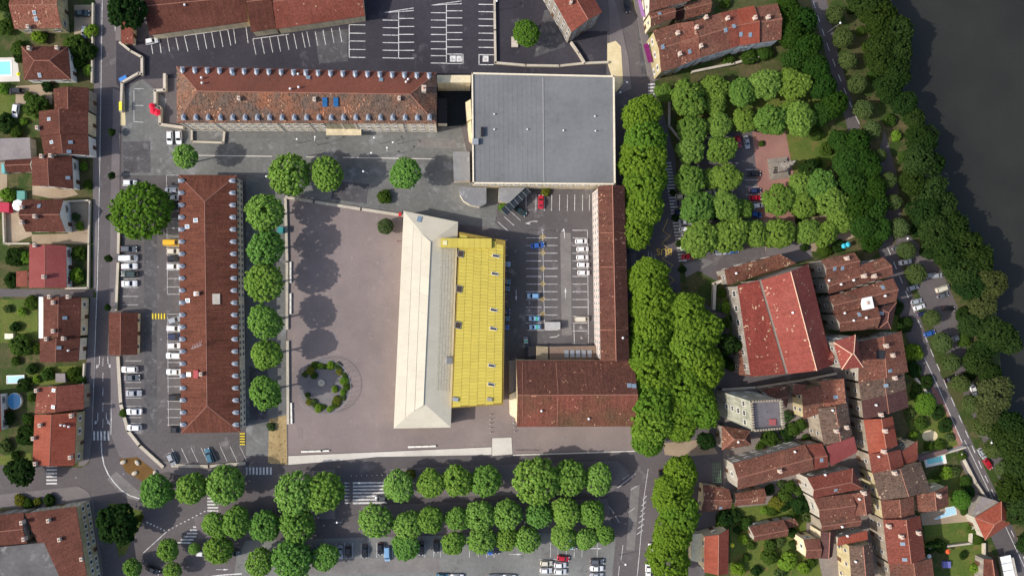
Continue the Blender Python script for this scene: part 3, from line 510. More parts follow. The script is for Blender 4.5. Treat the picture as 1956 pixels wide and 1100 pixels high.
class B:
    """one building: an Empty at its base with wall, roof, windows, ..."""
    def __init__(s, name, label, q, he, hr=None, typ='gable', ax='h', roof='old', wall='old', cat='house', group=None, win=True, shut=None, floors=None, sp=3.2, ridge=True, hips=(1, 1), over=0.35, cap=None):
        s.he, s.hr = he, hr or he; E = [W(x, y, he) for x, y in q]
        a = sum(E[i].x * E[(i+1) % len(E)].y - E[(i+1) % len(E)].x * E[i].y for i in range(len(E)))
        s.E = E; c = sum(E, Vector()) / len(E); s.root = tag(empty(name, (c.x, c.y, 0)), label, cat, group); s.slopes = []
        cw = a < 0      # px order NW,NE,SE,SW gives clockwise in world
        Wl = inset(E, over); wm = WL[wall] if isinstance(wall, str) else wall
        rms = roof if isinstance(roof, (list, tuple)) else [roof]; rms = [RF[r] if isinstance(r, str) else r for r in rms]
        k = [0, 1, 2, 3] if ax == 'h' else [1, 2, 3, 0]
        mb = MB()
        if typ in ('gable', 'hip', 'mono') and len(E) == 4:
            A, Bq, C, D = [E[i] for i in k]; wA, wB, wC, wD = [Wl[i] for i in k]
            if typ == 'mono':       # A-B edge high
                up = Vector((0, 0, s.hr - he)); A2, B2 = A + up, Bq + up; wA2, wB2 = wA + up * .94, wB + up * .94
                S = [[D, C, B2, A2]]; rid = []
                for p in ([wD, wC, None], ): pass
                tops = {0: wA2, 1: wB2, 2: wC, 3: wD}; base = [wA, wB, wC, wD]
                for i in range(4):
                    p, qv = base[i], base[(i+1) % 4]; tp, tq = tops[i], tops[(i+1) % 4]
                    mb.poly([(qv.x, qv.y, -.3), (p.x, p.y, -.3), (tp.x, tp.y, tp.z - .16), (tq.x, tq.y, tq.z - .16)])
            else:
                up = Vector((0, 0, s.hr - he)); R0, R1 = (A + D) / 2 + up, (Bq + C) / 2 + up
                if typ == 'hip':
                    ln = (R1 - R0).length; wd = ((D - A).length + (C - Bq).length) / 4; t = min(0.46, wd / ln * 0.95)
                    r0 = R0.lerp(R1, t * hips[0]); r1 = R1.lerp(R0, t * hips[1])
                else: r0, r1 = R0, R1
                S = [[D, C, r1, r0], [Bq, A, r0, r1]]; rid = [(r0, r1)]
                if typ == 'hip':
                    if hips[0]: S.append([A, D, r0]); rid += [(A, r0), (D, r0)]
                    if hips[1]: S.append([C, Bq, r1]); rid += [(Bq, r1), (C, r1)]
                base = [wA, wB, wC, wD]; g0 = (wA + wD) / 2 + up * .93; g1 = (wB + wC) / 2 + up * .93
                for i in range(4):
                    p, qv = base[i], base[(i+1) % 4]; pts = [(qv.x, qv.y, -.3), (p.x, p.y, -.3), (p.x, p.y, he - .16)]
                    if typ == 'gable' or (typ == 'hip' and not hips[0 if i == 3 else 1]):
                        if i == 3: pts.append((g0.x, g0.y, g0.z - .16))
                        if i == 1: pts.append((g1.x, g1.y, g1.z - .16))
                    pts.append((qv.x, qv.y, he - .16)); mb.poly(pts)
        else:       # flat or polygon
            S = [E[::-1] if cw else E]; rid = []; base = Wl
            for i in range(len(base)):
                p, qv = base[i], base[(i+1) % len(base)]; mb.poly([(qv.x, qv.y, -.3), (p.x, p.y, -.3), (p.x, p.y, he - .16), (qv.x, qv.y, he - .16)])
        s.wall = mb.build('wall', wm, s.root)
        # roof: top faces, underside and fascia
        mb = MB(); t = Vector((0, 0, .2)); edge = {}
        for j, P in enumerate(S):
            n = (P[1] - P[0]).cross(P[-1] - P[0]).normalized()
            if n.z < 0: P = P[::-1]; n = -n
            u = Vector((-n.y, n.x, 0)); u = u.normalized() if u.length > .05 else (P[1] - P[0]).normalized(); v = n.cross(u)
            o = P[0]; mb.poly(P, min(j, len(rms) - 1), [((p - o).dot(u) + j * 40, (p - o).dot(v)) for p in P]); mb.poly([p - t for p in P[::-1]], 0)
            s.slopes.append((P, n))
            for i in range(len(P)):
                a_, b_ = P[i], P[(i+1) % len(P)]; key = tuple(sorted([tuple(round(x, 2) for x in a_), tuple(round(x, 2) for x in b_)])); edge.setdefault(key, []).append((a_, b_))
        for e in edge.values():
            if len(e) == 1: a_, b_ = e[0]; mb.poly([a_ - t, b_ - t, b_, a_], 0)
        s.roof = mb.build('roof', rms, s.root)
        if ridge and rid:
            rb = MB()
            for a_, b_ in rid:
                d = (b_ - a_).normalized(); sd = d.cross(Vector((0, 0, 1))).normalized() * .15; up = Vector((0, 0, .08)); dn = Vector((0, 0, .06))
                rb.poly([a_ - sd - dn, b_ - sd - dn, b_ + up, a_ + up]); rb.poly([a_ + up, b_ + up, b_ + sd - dn, a_ + sd - dn])
            rb.build('ridge_cap', cap or m_ridge, s.roof).location = (0, 0, 0) if False else -Vector((0, 0, 0)); s.roof.children[0].location = -s.root.location * 0
            for ch in s.roof.children:      # rb.build offsets by the roof's own (zero) location, so bring it back to the root's frame
                ch.location = -s.root.location
        if win:
            nfl = floors or max(1, int((he - .6) // 2.9))
            for i in range(len(base)):
                p, qv = base[i], base[(i+1) % len(base)]; d = qv - p; L = d.length
                if L < 3: continue
                d.normalize(); n = Vector((d.y, -d.x, 0)); n = -n if cw else n
                mid = (p + qv) / 2; to = Vector((-mid.x, -mid.y, 0))
                if n.dot(to) < 0: n_out = n
                n_out = n if n.dot(mid - Vector((c.x, c.y, mid.z))) > 0 else -n
                if n_out.dot(to.normalized()) < .12: continue
                nc = max(1, int((L - 1.2) // sp)); rz = math.atan2(n_out.y, n_out.x) - math.pi / 2
                for fl in range(nfl):
                    z = 1.6 + fl * (he - 1.0) / nfl if nfl > 1 else he * .5
                    if z > he - 1.0: continue
                    for cidx in range(nc):
                        ps = p + d * (L * (cidx + .5) / nc) + n_out * .03
                        if fl == 0 and cidx == nc // 2:
                            link_mesh('door', W_D, s.root, (ps.x - c.x, ps.y - c.y, 0), (0, 0, rz)); continue
                        s.window((ps.x, ps.y, z), rz, shut)
    def window(s, ps, rz, shut=None, k=1.0):
        c = s.root.location
        w = link_mesh('window', W_F, s.root, (ps[0] - c.x, ps[1] - c.y, ps[2]), (0, 0, rz), (k, 1, k)); link_mesh('pane', W_P, w)
        if shut:
            for sx in (-.82, .82): link_mesh('shutter', W_S, w, (sx, .02, 0), mats=[shut] if shut is not True else None)
    def at(s, px, py, k=None):
        """point of the roof seen at a photograph pixel, and its slope's normal"""
        g = W(px, py); d = Vector((-g.x / H, -g.y / H, 1.0)); best = None
        for P, n in (s.slopes if k is None else [s.slopes[k]]):
            den = n.dot(d)
            if abs(den) < 1e-6: continue
            t = n.dot(P[0] - g) / den; X = g + d * t; ins = True
            for i in range(len(P)):
                e = P[(i+1) % len(P)] - P[i]
                if k is None and e.cross(X - P[i]).dot(n) < -.3 * e.length: ins = False
            if ins and (best is None or X.z > best[0].z): best = (X, n)
        if best is None:
            P, n = s.slopes[0]; best = (sum(P, Vector()) / len(P), n)
        return best
    def put(s, name, me, px, py, sub=None, up=False, sc=1.0, sz=(1, 1), lift=0.06):
        X, n = s.at(px, py); c = s.root.location; o = link_mesh(name, me, s.root, X - Vector((c.x, c.y, 0)) + n * lift)
        if not up:
            down = Vector((n.x, n.y, 0)); rz = math.atan2(down.y, down.x) + math.pi / 2 if down.length > .05 else 0
            q = n.to_track_quat('Z', 'Y') if False else None
            tilt = math.acos(max(-1, min(1, n.z))); o.rotation_euler = (tilt, 0, rz)
        else:
            e = s.E[1] - s.E[0]; o.rotation_euler = (0, 0, math.atan2(e.y, e.x))
        o.scale = (sz[0] * sc, sz[1] * sc, sc)
        if sub: link_mesh(sub[0], sub[1], o)
        return o
    def sky(s, *pts, sz=(1, 1)):
        for p in pts: s.put('skylight', sky_f, p[0], p[1], ('pane', sky_p), sz=sz)
        return s
    def chim(s, *pts, sc=1.0):
        for p in pts: s.put('chimney', chim_b, p[0], p[1], ('chimney_pot', chim_p), True, sc)
        return s
    def vent(s, *pts):
        for p in pts: s.put('roof_vent', vent_b, p[0], p[1], None, True)
        return s

# --- the two barracks with dormers
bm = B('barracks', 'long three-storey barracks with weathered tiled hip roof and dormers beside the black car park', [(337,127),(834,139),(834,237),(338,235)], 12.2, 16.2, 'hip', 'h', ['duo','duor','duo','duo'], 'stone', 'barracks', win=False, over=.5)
for i in range(21):
    x = 352 + i * 23.45; X, n = bm.at(x, 226); c = bm.root.location; d = link_mesh('dormer', dorm_m, bm.root, X - c); link_mesh('pane', dorm_p, d)
    x = 350 + i * 23.5; X, n = bm.at(x, 134.5 + i * .55); d = link_mesh('dormer', dorm_m, bm.root, X - c, (0, 0, math.pi)); link_mesh('pane', dorm_p, d)
bm.sky((445,142),(589,149),(728,153), sz=(1.2,1)); bm.chim((458,190),(602,192),(763,190)); bm.vent((386,150),(387,160),(570,143),(571,168),(555,171),(780,153),(776,158)); bm.put('chimney', chim_b, 810, 173, ('chimney_pot', chim_p), True, 1.5)
bl = MB().box((0,0,0),(1.5,1.45,.5)).mesh('blue_roof_glazing', [m_blue])
for x in (621,642):
    for y in (190.5,199): bm.put('roof_glazing', bl, x, y, None, False, .95, lift=.35)
def facade_windows(b, p0, p1, n, zs, skip=(), k=1.0, shut=None, edge=.02):
    a, e = Vector(p0), Vector(p1); d = (e - a); nn = Vector((d.y, -d.x, 0)).normalized()
    if nn.dot(Vector((-a.x, -a.y, 0))) < 0: nn = -nn
    rz = math.atan2(nn.y, nn.x) - math.pi / 2
    for i in range(n):
        if i in skip: continue
        p = a + d * ((i + .5) / n) + nn * .03
        for z in zs: b.window((p.x, p.y, z), rz, shut, k)
    return nn, rz
we = inset(bm.E, .5); nn, rz = facade_windows(bm, we[3], we[2], 28, (1.8, 5.2, 8.8), (16, 17, 18), 1.05)
mb = MB()
for t in (0.0, .127, .375, .5, .63, .683, .87, 1.0):
    p = we[3].lerp(we[2], t); mb = MB().box((p.x, p.y - .05, 6), (.5, .3, 12)); mb.build('pilaster', WL['stone'], bm.root)
p = we[3].lerp(we[2], .625); g = MB()
for i in range(5):
    for j in range(3): pane = MB().box((p.x - 4.0 + i * 2.0, p.y - .12, 5.0 + j * 2.2), (1.85, .1, 2.05)); pane.build('glazed_panel', m_green, bm.root)
MB().box((p.x, p.y - 1.0, 3.2), (11, 2.0, .25)).build('entrance_canopy', WL['cream'], bm.root)
MB().box(((we[3].x + we[2].x) / 2, we[3].y - .3, 11.9), ((we[2] - we[3]).length, .35, .3)).build('gutter', m_zinc, bm.root)

bw = B('barracks', 'narrow brown-roofed barracks with zinc dormers between the western car park and the plaza trees', [(341,334),(452,335),(459,825),(346,827)], 7.6, 10.4, 'hip', 'v', 'barrack', 'stone', 'barracks', win=False, over=.5, cap=plain('barrack_ridge', s2l(150,108,96), .9))
c = bw.root.location
for i in range(21):
    y = 346 + i * 23.2; X, n = bw.at(345 + i * .2, y); d = link_mesh('dormer', dorm_m, bw.root, X + Vector((.35, 0, .1)) - c, (0, 0, -math.pi / 2)); link_mesh('pane', dorm_p, d)
    X, n = bw.at(448 + i * .35, y); d = link_mesh('dormer', dorm_m, bw.root, X + Vector((-.35, 0, .1)) - c, (0, 0, math.pi / 2)); link_mesh('pane', dorm_p, d)
bw.sky((374,421),(358,433),(375,561),(359,574),(361,715), sz=(1.2,1.2)); bw.chim((386,714),(380,561)); bw.put('roof_hatch', MB().box((0,0,.1),(3.2,2.2,.25)).mesh('roof_hatch', [plain('pale_hatch', s2l(206,194,178))]), 413, 571)
bw.put('red_roof_box', MB().box((0,0,.2),(2.4,1.6,.6)).mesh('red_roof_box', [plain('red_box', s2l(150,60,66))]), 376, 714)
we = inset(bw.E, .5); facade_windows(bw, we[1], we[2], 42, (1.7, 5.0), (20, 30, 31), .95)
an = MB()
X, n = bw.at(381, 661); a0 = X - Vector((0, 0, 0))
an.cyl(X, X + Vector((0, 0, 3.0)), .05, .04, 5)
for k in range(6): an.cyl(X + Vector((-1.2 + k * .5, -.9 + k * .2, 2.9)), X + Vector((-.9 + k * .5, .4 + k * .3, 2.9)), .04, .04, 4)
an.cyl(X + Vector((-1.6, -.6, 2.9)), X + Vector((1.8, .6, 2.9)), .05, .05, 4)
an.build('roof_aerial', m_metal, bw.root)

# --- cultural hall: cream roof and yellow roof
m_cream = weathered('cream_roof_sheet', s2l(198,190,171), s2l(178,168,146)); m_cream2 = plain('cream_louvre', s2l(186,178,158), 0.6, 0, 0.14, 1.5)
bq = B('hall', 'cream hipped metal roof hall standing on the plaza', [(771,403),(875,424),(861,816),(752,818)], 6.0, 8.4, 'hip', 'v', m_cream, 'cream', 'hall', win=False, ridge=False, over=.3)
def panel_grid(b, q, nu, nv, name, mat, th=.05, gap=.04, tilt=0.0, stag=False, jit=0.0, lift=.01):
    """q: four world points on one slope (u along q0-q1, v along q0-q3); each cell is an object of its own"""
    q0, q1, q2, q3 = q; U = (q1 - q0); V = (q3 - q0); n = U.cross(V).normalized()
    if n.z < 0: n = -n
    u = U.normalized(); v = n.cross(u); du, dv = U.length / nu, V.length / nv; c = b.root.location
    for i in range(nu):
        for j in range(nv):
            o_ = .25 if stag and i % 2 else 0.0
            if j + 1 + o_ > nv: continue
            g0, g1 = gap / 2 / du, gap / 2 / dv; f = lambda a, t: (q0 * (1 - a) + q1 * a) * (1 - t) + (q3 * (1 - a) + q2 * a) * t
            a0, a1, t0, t1 = (i + g0) / nu, (i + 1 - g0) / nu, (j + o_ + g1) / nv, (j + 1 + o_ - g1) / nv
            C = [f(a0, t0), f(a1, t0), f(a1, t1), f(a0, t1)]; hts = [th + tilt + random.uniform(0, jit), th + tilt + random.uniform(0, jit), th + random.uniform(0, jit), th + random.uniform(0, jit)]
            mb = MB(); T = [p + n * (lift + h_) for p, h_ in zip(C, hts)]; Bt = [p - n * .02 for p in C]
            if (T[1] - T[0]).cross(T[3] - T[0]).z < 0: T, Bt = T[::-1], Bt[::-1]
            mb.poly(T); [mb.poly([Bt[k], Bt[(k+1) % 4], T[(k+1) % 4], T[k]]) for k in range(4)]; mb.build(name, mat, b.root)
(P, n) = bq.slopes[0]; A_, D_ = bq.E[0], bq.E[3]
S0, S1 = bq.slopes[0][0], bq.slopes[1][0]
def on(b, x, y, k=0): return b.at(x, y, k)[0]
panel_grid(bq, [on(bq,757,800), on(bq,774,800), on(bq,790,430), on(bq,773,430)], 1, 9, 'roof_sheet', m_cream, .05, .06)
panel_grid(bq, [on(bq,775,792), on(bq,792,785), on(bq,806,446), on(bq,791,436)], 1, 9, 'roof_sheet', m_cream, .05, .06)
panel_grid(bq, [on(bq,793,784), on(bq,809,774), on(bq,823,462), on(bq,807,447)], 1, 9, 'roof_sheet', m_cream, .05, .06)
panel_grid(bq, [on(bq,832,745,1), on(bq,858,748,1), on(bq,869,476,1), on(bq,841,474,1)], 5, 13, 'louvre_panel', m_cream2, .08, .12)
bq.sky((801,419), sz=(1.4,1.4)); bq.put('roof_box', MB().box((0,0,.4),(2,2,1.2)).mesh('roof_box', [m_gut]), 857, 688)
m_gold = weathered('gold_roof_panel', s2l(190,173,80), s2l(172,156,84), .5); m_goldb = plain('gold_roof_underlay', s2l(132,112,54), 0.7)
bg_ = B('hall', 'golden yellow panelled roof hall beside the cream roof', [(877,443),(965,460),(961,772),(862,779)], 7.6, 8.6, 'mono', 'v', m_goldb, 'yel', 'hall', win=False, over=.2)
bg_.root['label'] = 'golden yellow panelled roof hall beside the cream roof'
panel_grid(bg_, [on(bg_,864.5,777), on(bg_,958.5,770.5), on(bg_,962,464), on(bg_,879,448)], 6, 50, 'roof_panel', m_gold, .05, .06, .13, True, .05, .02)
win_h = MB().box((0,0,.15),(2.2,.95,.4)).mesh('skylight', [m_frame]); win_hp = MB().box((0,0,.37),(1.85,.62,.05)).mesh('pane', [m_glass])
for x, y in ((947,489),(945,523),(943,592),(942,627.5),(939,698),(938,734)): bg_.put('skylight', win_h, x, y, ('pane', win_hp), True)
hat = MB().box((0,0,.2),(1.9,2.1,.5)).mesh('roof_hatch', [m_gut]); hatp = MB().box((0,0,.47),(1.6,1.8,.05)).mesh('pane', [plain('dark_hatch', s2l(66,56,48))])
for x, y in ((880,485),(877,552),(875,621)): bg_.put('roof_hatch', hat, x, y, ('pane', hatp), True)
bg_.put('roof_vent', MB().box((0,0,.3),(1.8,1.2,.7)).mesh('roof_vent', [m_metal]), 870, 762, None, True); bg_.put('roof_vent', MB().box((0,0,.3),(1.6,1.0,.7)).mesh('roof_vent', [m_gut]), 935, 762, None, True)
a, b = W(842,464,9.0), W(939,465,9.0); cc = (a + b) / 2; rz = math.atan2(b.y - a.y, b.x - a.x); r0 = bg_.root
for k in range(9):
    p = a.lerp(b, (k + .5) / 9); mb = MB().box((p.x, p.y, 8.5), ((b - a).length / 9 - .04, 2.9, 1.9), rz); mb.build('roof_duct', m_gold, r0)
MB().box((a.x + 1.3, a.y, 9.5), (1.3, 1.3, .2), rz).build('duct_hatch', plain('pale_yellow_glass', s2l(214,206,160)), r0)

# --- gym with its flat roof
gy = B('gym', 'large flat grey-roofed gym with cream parapet', [(902,141),(1172,147),(1174,352),(904,350)], 10.0, typ='flat', roof=m_flat, wall='cream', cat='gym', win=False, over=.05)
c = gy.root.location; E = gy.E
for i in range(4):
    p, q = E[i], E[(i+1) % 4]; m = (p + q) / 2; MB().box((m.x, m.y, 10.15), ((q - p).length + .5, .45, .5), math.atan2(q.y - p.y, q.x - p.x)).build('parapet', plain('parapet', s2l(222,210,186)) if i == 0 else bpy.data.materials['parapet'], gy.root)
p0, p1 = W(1037,146,10), W(1039,350,10); m = (p0 + p1) / 2; MB().box((m.x, m.y, 10.06), (.35, (p1 - p0).length - .8, .12), math.atan2(p1.y - p0.y, p1.x - p0.x) + math.pi / 2).build('roof_joint', m_gut, gy.root)
for k in range(15):      # standing seams
    t = (k + .5) / 30
    if abs(t - .5) < .02: continue
    a = E[0].lerp(E[1], t); b = E[3].lerp(E[2], t); m = (a + b) / 2; MB().box((m.x, m.y, 10.01), (.07, (a - b).length - .9, .04), math.atan2(b.y - a.y, b.x - a.x) + math.pi / 2).build('roof_seam', m_flat, gy.root)
vb = MB().cyl((0,0,0),(0,0,.5),.15,.15,6).ball((0,0,.5),.25,6,4).mesh('roof_vent', [m_wht])
for x, y in ((944,219),(944,248),(1007,248),(1076,250),(1136,223),(1137,251)): X, n = gy.at(x, y); link_mesh('roof_vent', vb, gy.root, X - c)
X, n = gy.at(921,253); MB().box((X.x, X.y, 10.5), (.8, 2.8, 1.0)).build('roof_hatch', m_dark, gy.root)
X, n = gy.at(908,272); MB().box((X.x, X.y, 10.6), (1.8, 1.8, 1.2)).build('air_handler', m_metal, gy.root)
facade_windows(gy, inset(E,.05)[3], inset(E,.05)[2], 18, (7.6,), (), 1.3)
def lowbox(name, label, pts, h, roof=None, wall='stone', cat='annex', **k): return B(name, label, pts, h, typ='flat', roof=roof or m_flat2, wall=wall, cat=cat, win=False, over=.08, **k)
lowbox('link_building', 'cream-roofed link building between the dormered barracks and the gym', [(835,144),(899,144),(899,158),(835,158)], 9, plain('cream_roof', s2l(214,198,164)), 'cream')
lowbox('annex', 'small dark roofed lean-to against the end of the dormered barracks', [(836,188),(854,188),(854,236),(836,236)], 4.0, m_dark, 'stone')
lowbox('stair_tower', 'cream angled stair turret on the left side of the gym', [(889,196),(899,190),(901,228),(892,232)], 7, plain('cream_cap', s2l(212,200,166)), 'cream')
lowbox('stair_tower', 'second smaller cream turret left of the gym roof', [(893,236),(900,228),(902,268),(896,262)], 6.5, bpy.data.materials['cream_cap'], 'cream')
lowbox('annex', 'flat grey annex left of the gym beside a tree shadow', [(865,290),(897,290),(898,345),(867,346)], 4.2, m_flat2)
lowbox('annex', 'rounded grey annex at the lower left corner of the gym', [(877,357),(929,358),(929,388),(916,395),(898,391),(885,383),(878,371)], 4.0, m_flat2)
lowbox('annex', 'wedge-shaped grey annex below the gym parapet', [(953,358),(1004,358),(972,388),(952,384)], 4.0, m_flat2, 'cream')
gc = tag(empty('glazed_canopy', W(982,388)), 'dark glazed canopy slanting from the gym to the east car park', 'canopy')
p0, p1 = W(1008,362,3.4), W(962,406,3.4); d = (p1 - p0)
for k in range(6):
    p = p0.lerp(p1, (k + .5) / 6); MB().box((p.x, p.y, 3.4), (d.length / 6 - .12, 2.6, .1), math.atan2(d.y, d.x)).build('pane', m_glass, gc)
for k in range(7):
    p = p0.lerp(p1, k / 6); MB().box((p.x, p.y, 3.42), (.1, 2.7, .16), math.atan2(d.y, d.x)).build('glazing_bar', m_metal, gc); MB().cyl((p.x, p.y, 0), (p.x, p.y, 3.3), .06, .06, 6).build('post', m_metal, gc)

# --- long right building and the brown hall
bt = B('barracks', 'long narrow brown-roofed building along the boulevard trees', [(1142,356),(1193,355),(1202,689),(1147,689)], 11.5, 13.5, 'gable', 'v', 'hall', wallmat('wall_pinkish', s2l(202,186,178)), 'building', win=False)
we = inset(bt.E, .35); facade_windows(bt, we[0], we[3], 26, (2, 5.2, 8.6), (), 1.0)
bt.vent((1189,645))
for y in (445, 510, 630):
    X0, X1 = bt.at(1146, y)[0], bt.at(1171, y)[0]; mb = MB(); mb.cyl(X0, X1, .1, .1, 4); X1b = bt.at(1176, y)[0]; X2 = bt.at(1196, y)[0]; mb.cyl(X1b, X2, .1, .1, 4); mb.build('roof_verge_line', m_ridge, bt.root)
bu = B('hall', 'big brown-tiled gable hall right of the yellow roof', [(986,688),(1210,687),(1215,814),(987,815)], 9.5, 13.5, 'gable', 'h', ['halls','hall'], 'cream', 'hall', win=False)
for x in (1062,):
    X0, X1 = bu.at(x, 692)[0], bu.at(x + 4, 752)[0]; MB().cyl(X0, X1, .1, .1, 4).build('roof_verge_line', m_ridge, bu.root); X0, X1 = bu.at(x + 4, 757)[0], bu.at(x + 2, 811)[0]; MB().cyl(X0, X1, .1, .1, 4).build('roof_verge_line', m_ridge, bu.root)
for x in (998,):
    X0, X1 = bu.at(x, 692)[0], bu.at(x, 752)[0]; MB().cyl(X0, X1, .08, .08, 4).build('roof_verge_line', m_ridge, bu.root); X0, X1 = bu.at(x, 757)[0], bu.at(x, 811)[0]; MB().cyl(X0, X1, .08, .08, 4).build('roof_verge_line', m_ridge, bu.root)
bu.vent((1034,784),(1124,799)); bu.sky((1202,736),(1211,737), sz=(1.3,1))
lowbox('porch', 'added grey strip standing in for the shaded upper gable of the brown hall', [(972,690),(985,689),(986,744),(973,752)], 3.0, plain('shaded_gable_grey', s2l(110,108,112)), 'cream'); lowbox('porch', 'added cream strip standing in for the sunlit lower gable of the brown hall', [(973,754),(986,746),(987,800),(974,792)], 3.0, plain('sunlit_gable_cream', s2l(214,204,180)), 'cream')  # both porches are added strips for the gable face, shade and sun coloured in
lowbox('loading_dock', 'striped loading bay canopy above the brown hall', [(1002,661),(1022,661),(1023,686),(1002,686)], 2.4, m_dark, 'darkw', cat='canopy')
lowbox('annex', 'small flat roof with hatch beside the loading bay', [(1024,661),(1047,662),(1047,686),(1024,686)], 3.0, plain('tan_flat', s2l(150,136,112)), 'cream')
fl_ = lowbox('annex', 'brown flat roof with five skylights below the east car park', [(1050,662),(1138,661),(1139,685),(1050,686)], 3.2, plain('brown_flat', s2l(128,108,94)), 'stone')
for k in range(5): X, n = fl_.at(1082 + k * 11, 675); MB().box((X.x, X.y, 3.35), (1.3, 2.2, .3)).build('skylight', m_metal, fl_.root)

# --- other buildings: (name,label,quad,eave,ridge,type,axis,roof,wall,shutters)
def hs(label, q, he, hr, typ='gable', ax='h', roof='old', wall='old', shut=None, name='house', cat='house', **k): return B(name, label, q, he, hr, typ, ax, roof, wall, cat, shut=shut, **k)
# left side of the street
hs('cream house with shutters and pale pink tiles in the top left corner', [(22,-24),(113,-26),(118,54),(28,56)], 5.2, 7.4, 'gable', 'h', 'pale', 'ochre', True).sky((66,25),(69,37)).chim((57,54)).root['category'] = 'house'
hs('brown hip-roofed house beside the turquoise pool', [(41,89),(130,89),(135,152),(46,153)], 4.6, 7.0, 'hip', 'h', 'brown', 'white', True).sky((76,144)).chim((59,95),(112,94))
hs('red-brown terraced house nearest the brown hip-roofed house', [(102,170),(169,168),(169,212),(104,212)], 5.9, 7.9, 'gable', 'v', 'brown', 'grey', m_shutw)
hs('middle red-brown terraced house of three by the street', [(74,213),(168,211),(168,256),(76,261)], 5.9, 8.3, 'gable', 'v', 'brown', 'cream', m_shut).sky((94,228)).chim((75,246))
hs('terraced house with two roof windows and a white end wall', [(78,260),(168,257),(170,297),(84,296)], 5.6, 7.8, 'gable', 'v', 'brown', 'white').sky((99,272),(135,272),(132,290))
lowbox('shed', 'long grey fibre-cement roof at the left edge', [(-30,266),(57,263),(59,303),(-30,308)], 3.4, m_fibre, 'grey', 'shed')
hs('small dark red annex beside the grey fibre-cement roof', [(11,305),(60,302),(61,329),(13,330)], 2.5, 3.7, 'gable', 'h', 'brown', 'white')
d_ = hs('white house with a small gabled dormer over its right side', [(60,301),(137,299),(140,361),(62,355)], 4.7, 6.9, 'gable', 'v', 'brown', 'white', m_shut); d_.sky((130,340)).chim((83,300),(100,299))
hs('brown house with white gable facing the street and octagonal parasol behind', [(43,382),(121,381),(125,443),(49,443)], 4.6, 7.6, 'gable', 'h', 'brown', 'white', True).chim((45,397),(45,425),(70,414)).sky((75,394))
hs('smooth pinkish-red house above the dark lane', [(56,467),(126,469),(127,550),(55,550)], 4.0, 5.4, 'gable', 'v', 'pink', 'white', plain('red_shutter', s2l(120,50,50))).chim((70,469),(87,529))
hs('low red annex on the left of the pinkish-red house', [(31,518),(55,517),(55,548),(31,548)], 2.1, 2.9, 'mono', 'v', 'red', 'old')
hs('brown house with white terrace strip below the dark lane', [(83,567),(155,567),(153,643),(83,644)], 5.3, 7.5, 'gable', 'v', 'brown', 'cream', m_shutw).sky((124,607)).chim((105,578),(105,632),(98,567),(133,567))
lowbox('terrace', 'white panelled terrace roof on the left of a brown house', [(74,567),(82,567),(82,646),(74,646)], 3.0, m_wht, 'white')
hs('dark red-brown house joined below the brown terrace house', [(76,646),(153,644),(150,690),(76,692)], 5.0, 7.0, 'gable', 'v', 'brown', 'stone', m_shutw).chim((92,647),(124,646)).vent((132,669)).sky((113,664))
lowbox('shed', 'small grey garden shed on the lawn between two houses', [(106,713),(124,713),(125,730),(106,730)], 2.4, m_fibre, 'grey', 'shed')
hs('bright orange-red house above the corner house', [(71,739),(160,733),(160,781),(66,790)], 4.7, 6.9, 'gable', 'v', 'red', 'old', m_shutw).sky((103,745),(102,777)).chim((73,745))
hs('orange-tiled corner house with cream wall at the zebra crossing', [(66,792),(146,787),(142,889),(62,886)], 5.9, 8.1, 'gable', 'v', 'orange', 'ochre', m_shutw).chim((80,811),(139,793),(137,872),(67,836),(71,884)).vent((118,811),(125,812),(133,814))
hs('white-walled house cut by the left edge of the picture', [(-60,756),(0,752),(2,824),(-60,830)], 4.4, 6.4, 'gable', 'v', 'orange', 'white', True)
hs('long wing of the corner block with red-brown roof at the bottom left edge', [(-80,992),(46,978),(52,1037),(-80,1050)], 7.0, 8.5, 'gable', 'h', 'brown', 'grey').chim((45,996),(49,1027))
hs('red-brown corner block with many shuttered windows beside the traffic island', [(46,980),(151,964),(178,1140),(120,1140)], 7.0, 8.7, 'mono', 'v', 'brown', 'ochre', m_shutw, sp=2.6).chim((96,992),(117,1028),(159,1065))
lowbox('flat_roof_block', 'stained flat grey roof inside the corner block', [(-80,1052),(104,1034),(118,1140),(-80,1140)], 7.4, ground('stained_felt_roof', s2l(84,82,82), s2l(108,106,105), .08, .8, .15, stain=s2l(132,130,128), stain_at=.62), 'grey', 'building')
hs('gatehouse with dark brown roof at the car park entrance', [(208,597),(263,597),(262,677),(208,678)], 2.7, 4.5, 'gable', 'v', 'brown', 'cream', name='gatehouse', cat='gatehouse')
hs('small red-tiled outbuilding below the big dark tree', [(232,38),(256,50),(255,84),(232,83)], 2.5, 3.3, 'mono', 'h', 'red', 'cream', name='outbuilding', cat='outbuilding')
# top
hs('long dark-roofed wing left along the black car park', [(276,-30),(470,-42),(474,42),(286,68)], 4.6, 7.2, 'gable', 'h', 'brown', 'cream', name='long_wing', cat='building', win=False).vent((354,11))
hs('stepped brown-roofed section in the middle of the long wing', [(470,-42),(518,-45),(527,55),(480,62)], 4.8, 7.4, 'gable', 'h', 'brown', 'cream', name='long_wing', cat='building', win=False)
hs('lighter red-roofed right end of the long wing', [(519,-40),(690,-50),(697,31),(528,56)], 5.0, 7.0, 'gable', 'h', 'red', 'cream', name='long_wing', cat='building', win=False)
hs('tall grey house with many dark windows above the gym', [(1030,-50),(1118,-30),(1151,24),(1092,62)], 10.5, 12.5, 'gable', 'v', 'red', 'grey', sp=2.6).chim((1090,6))
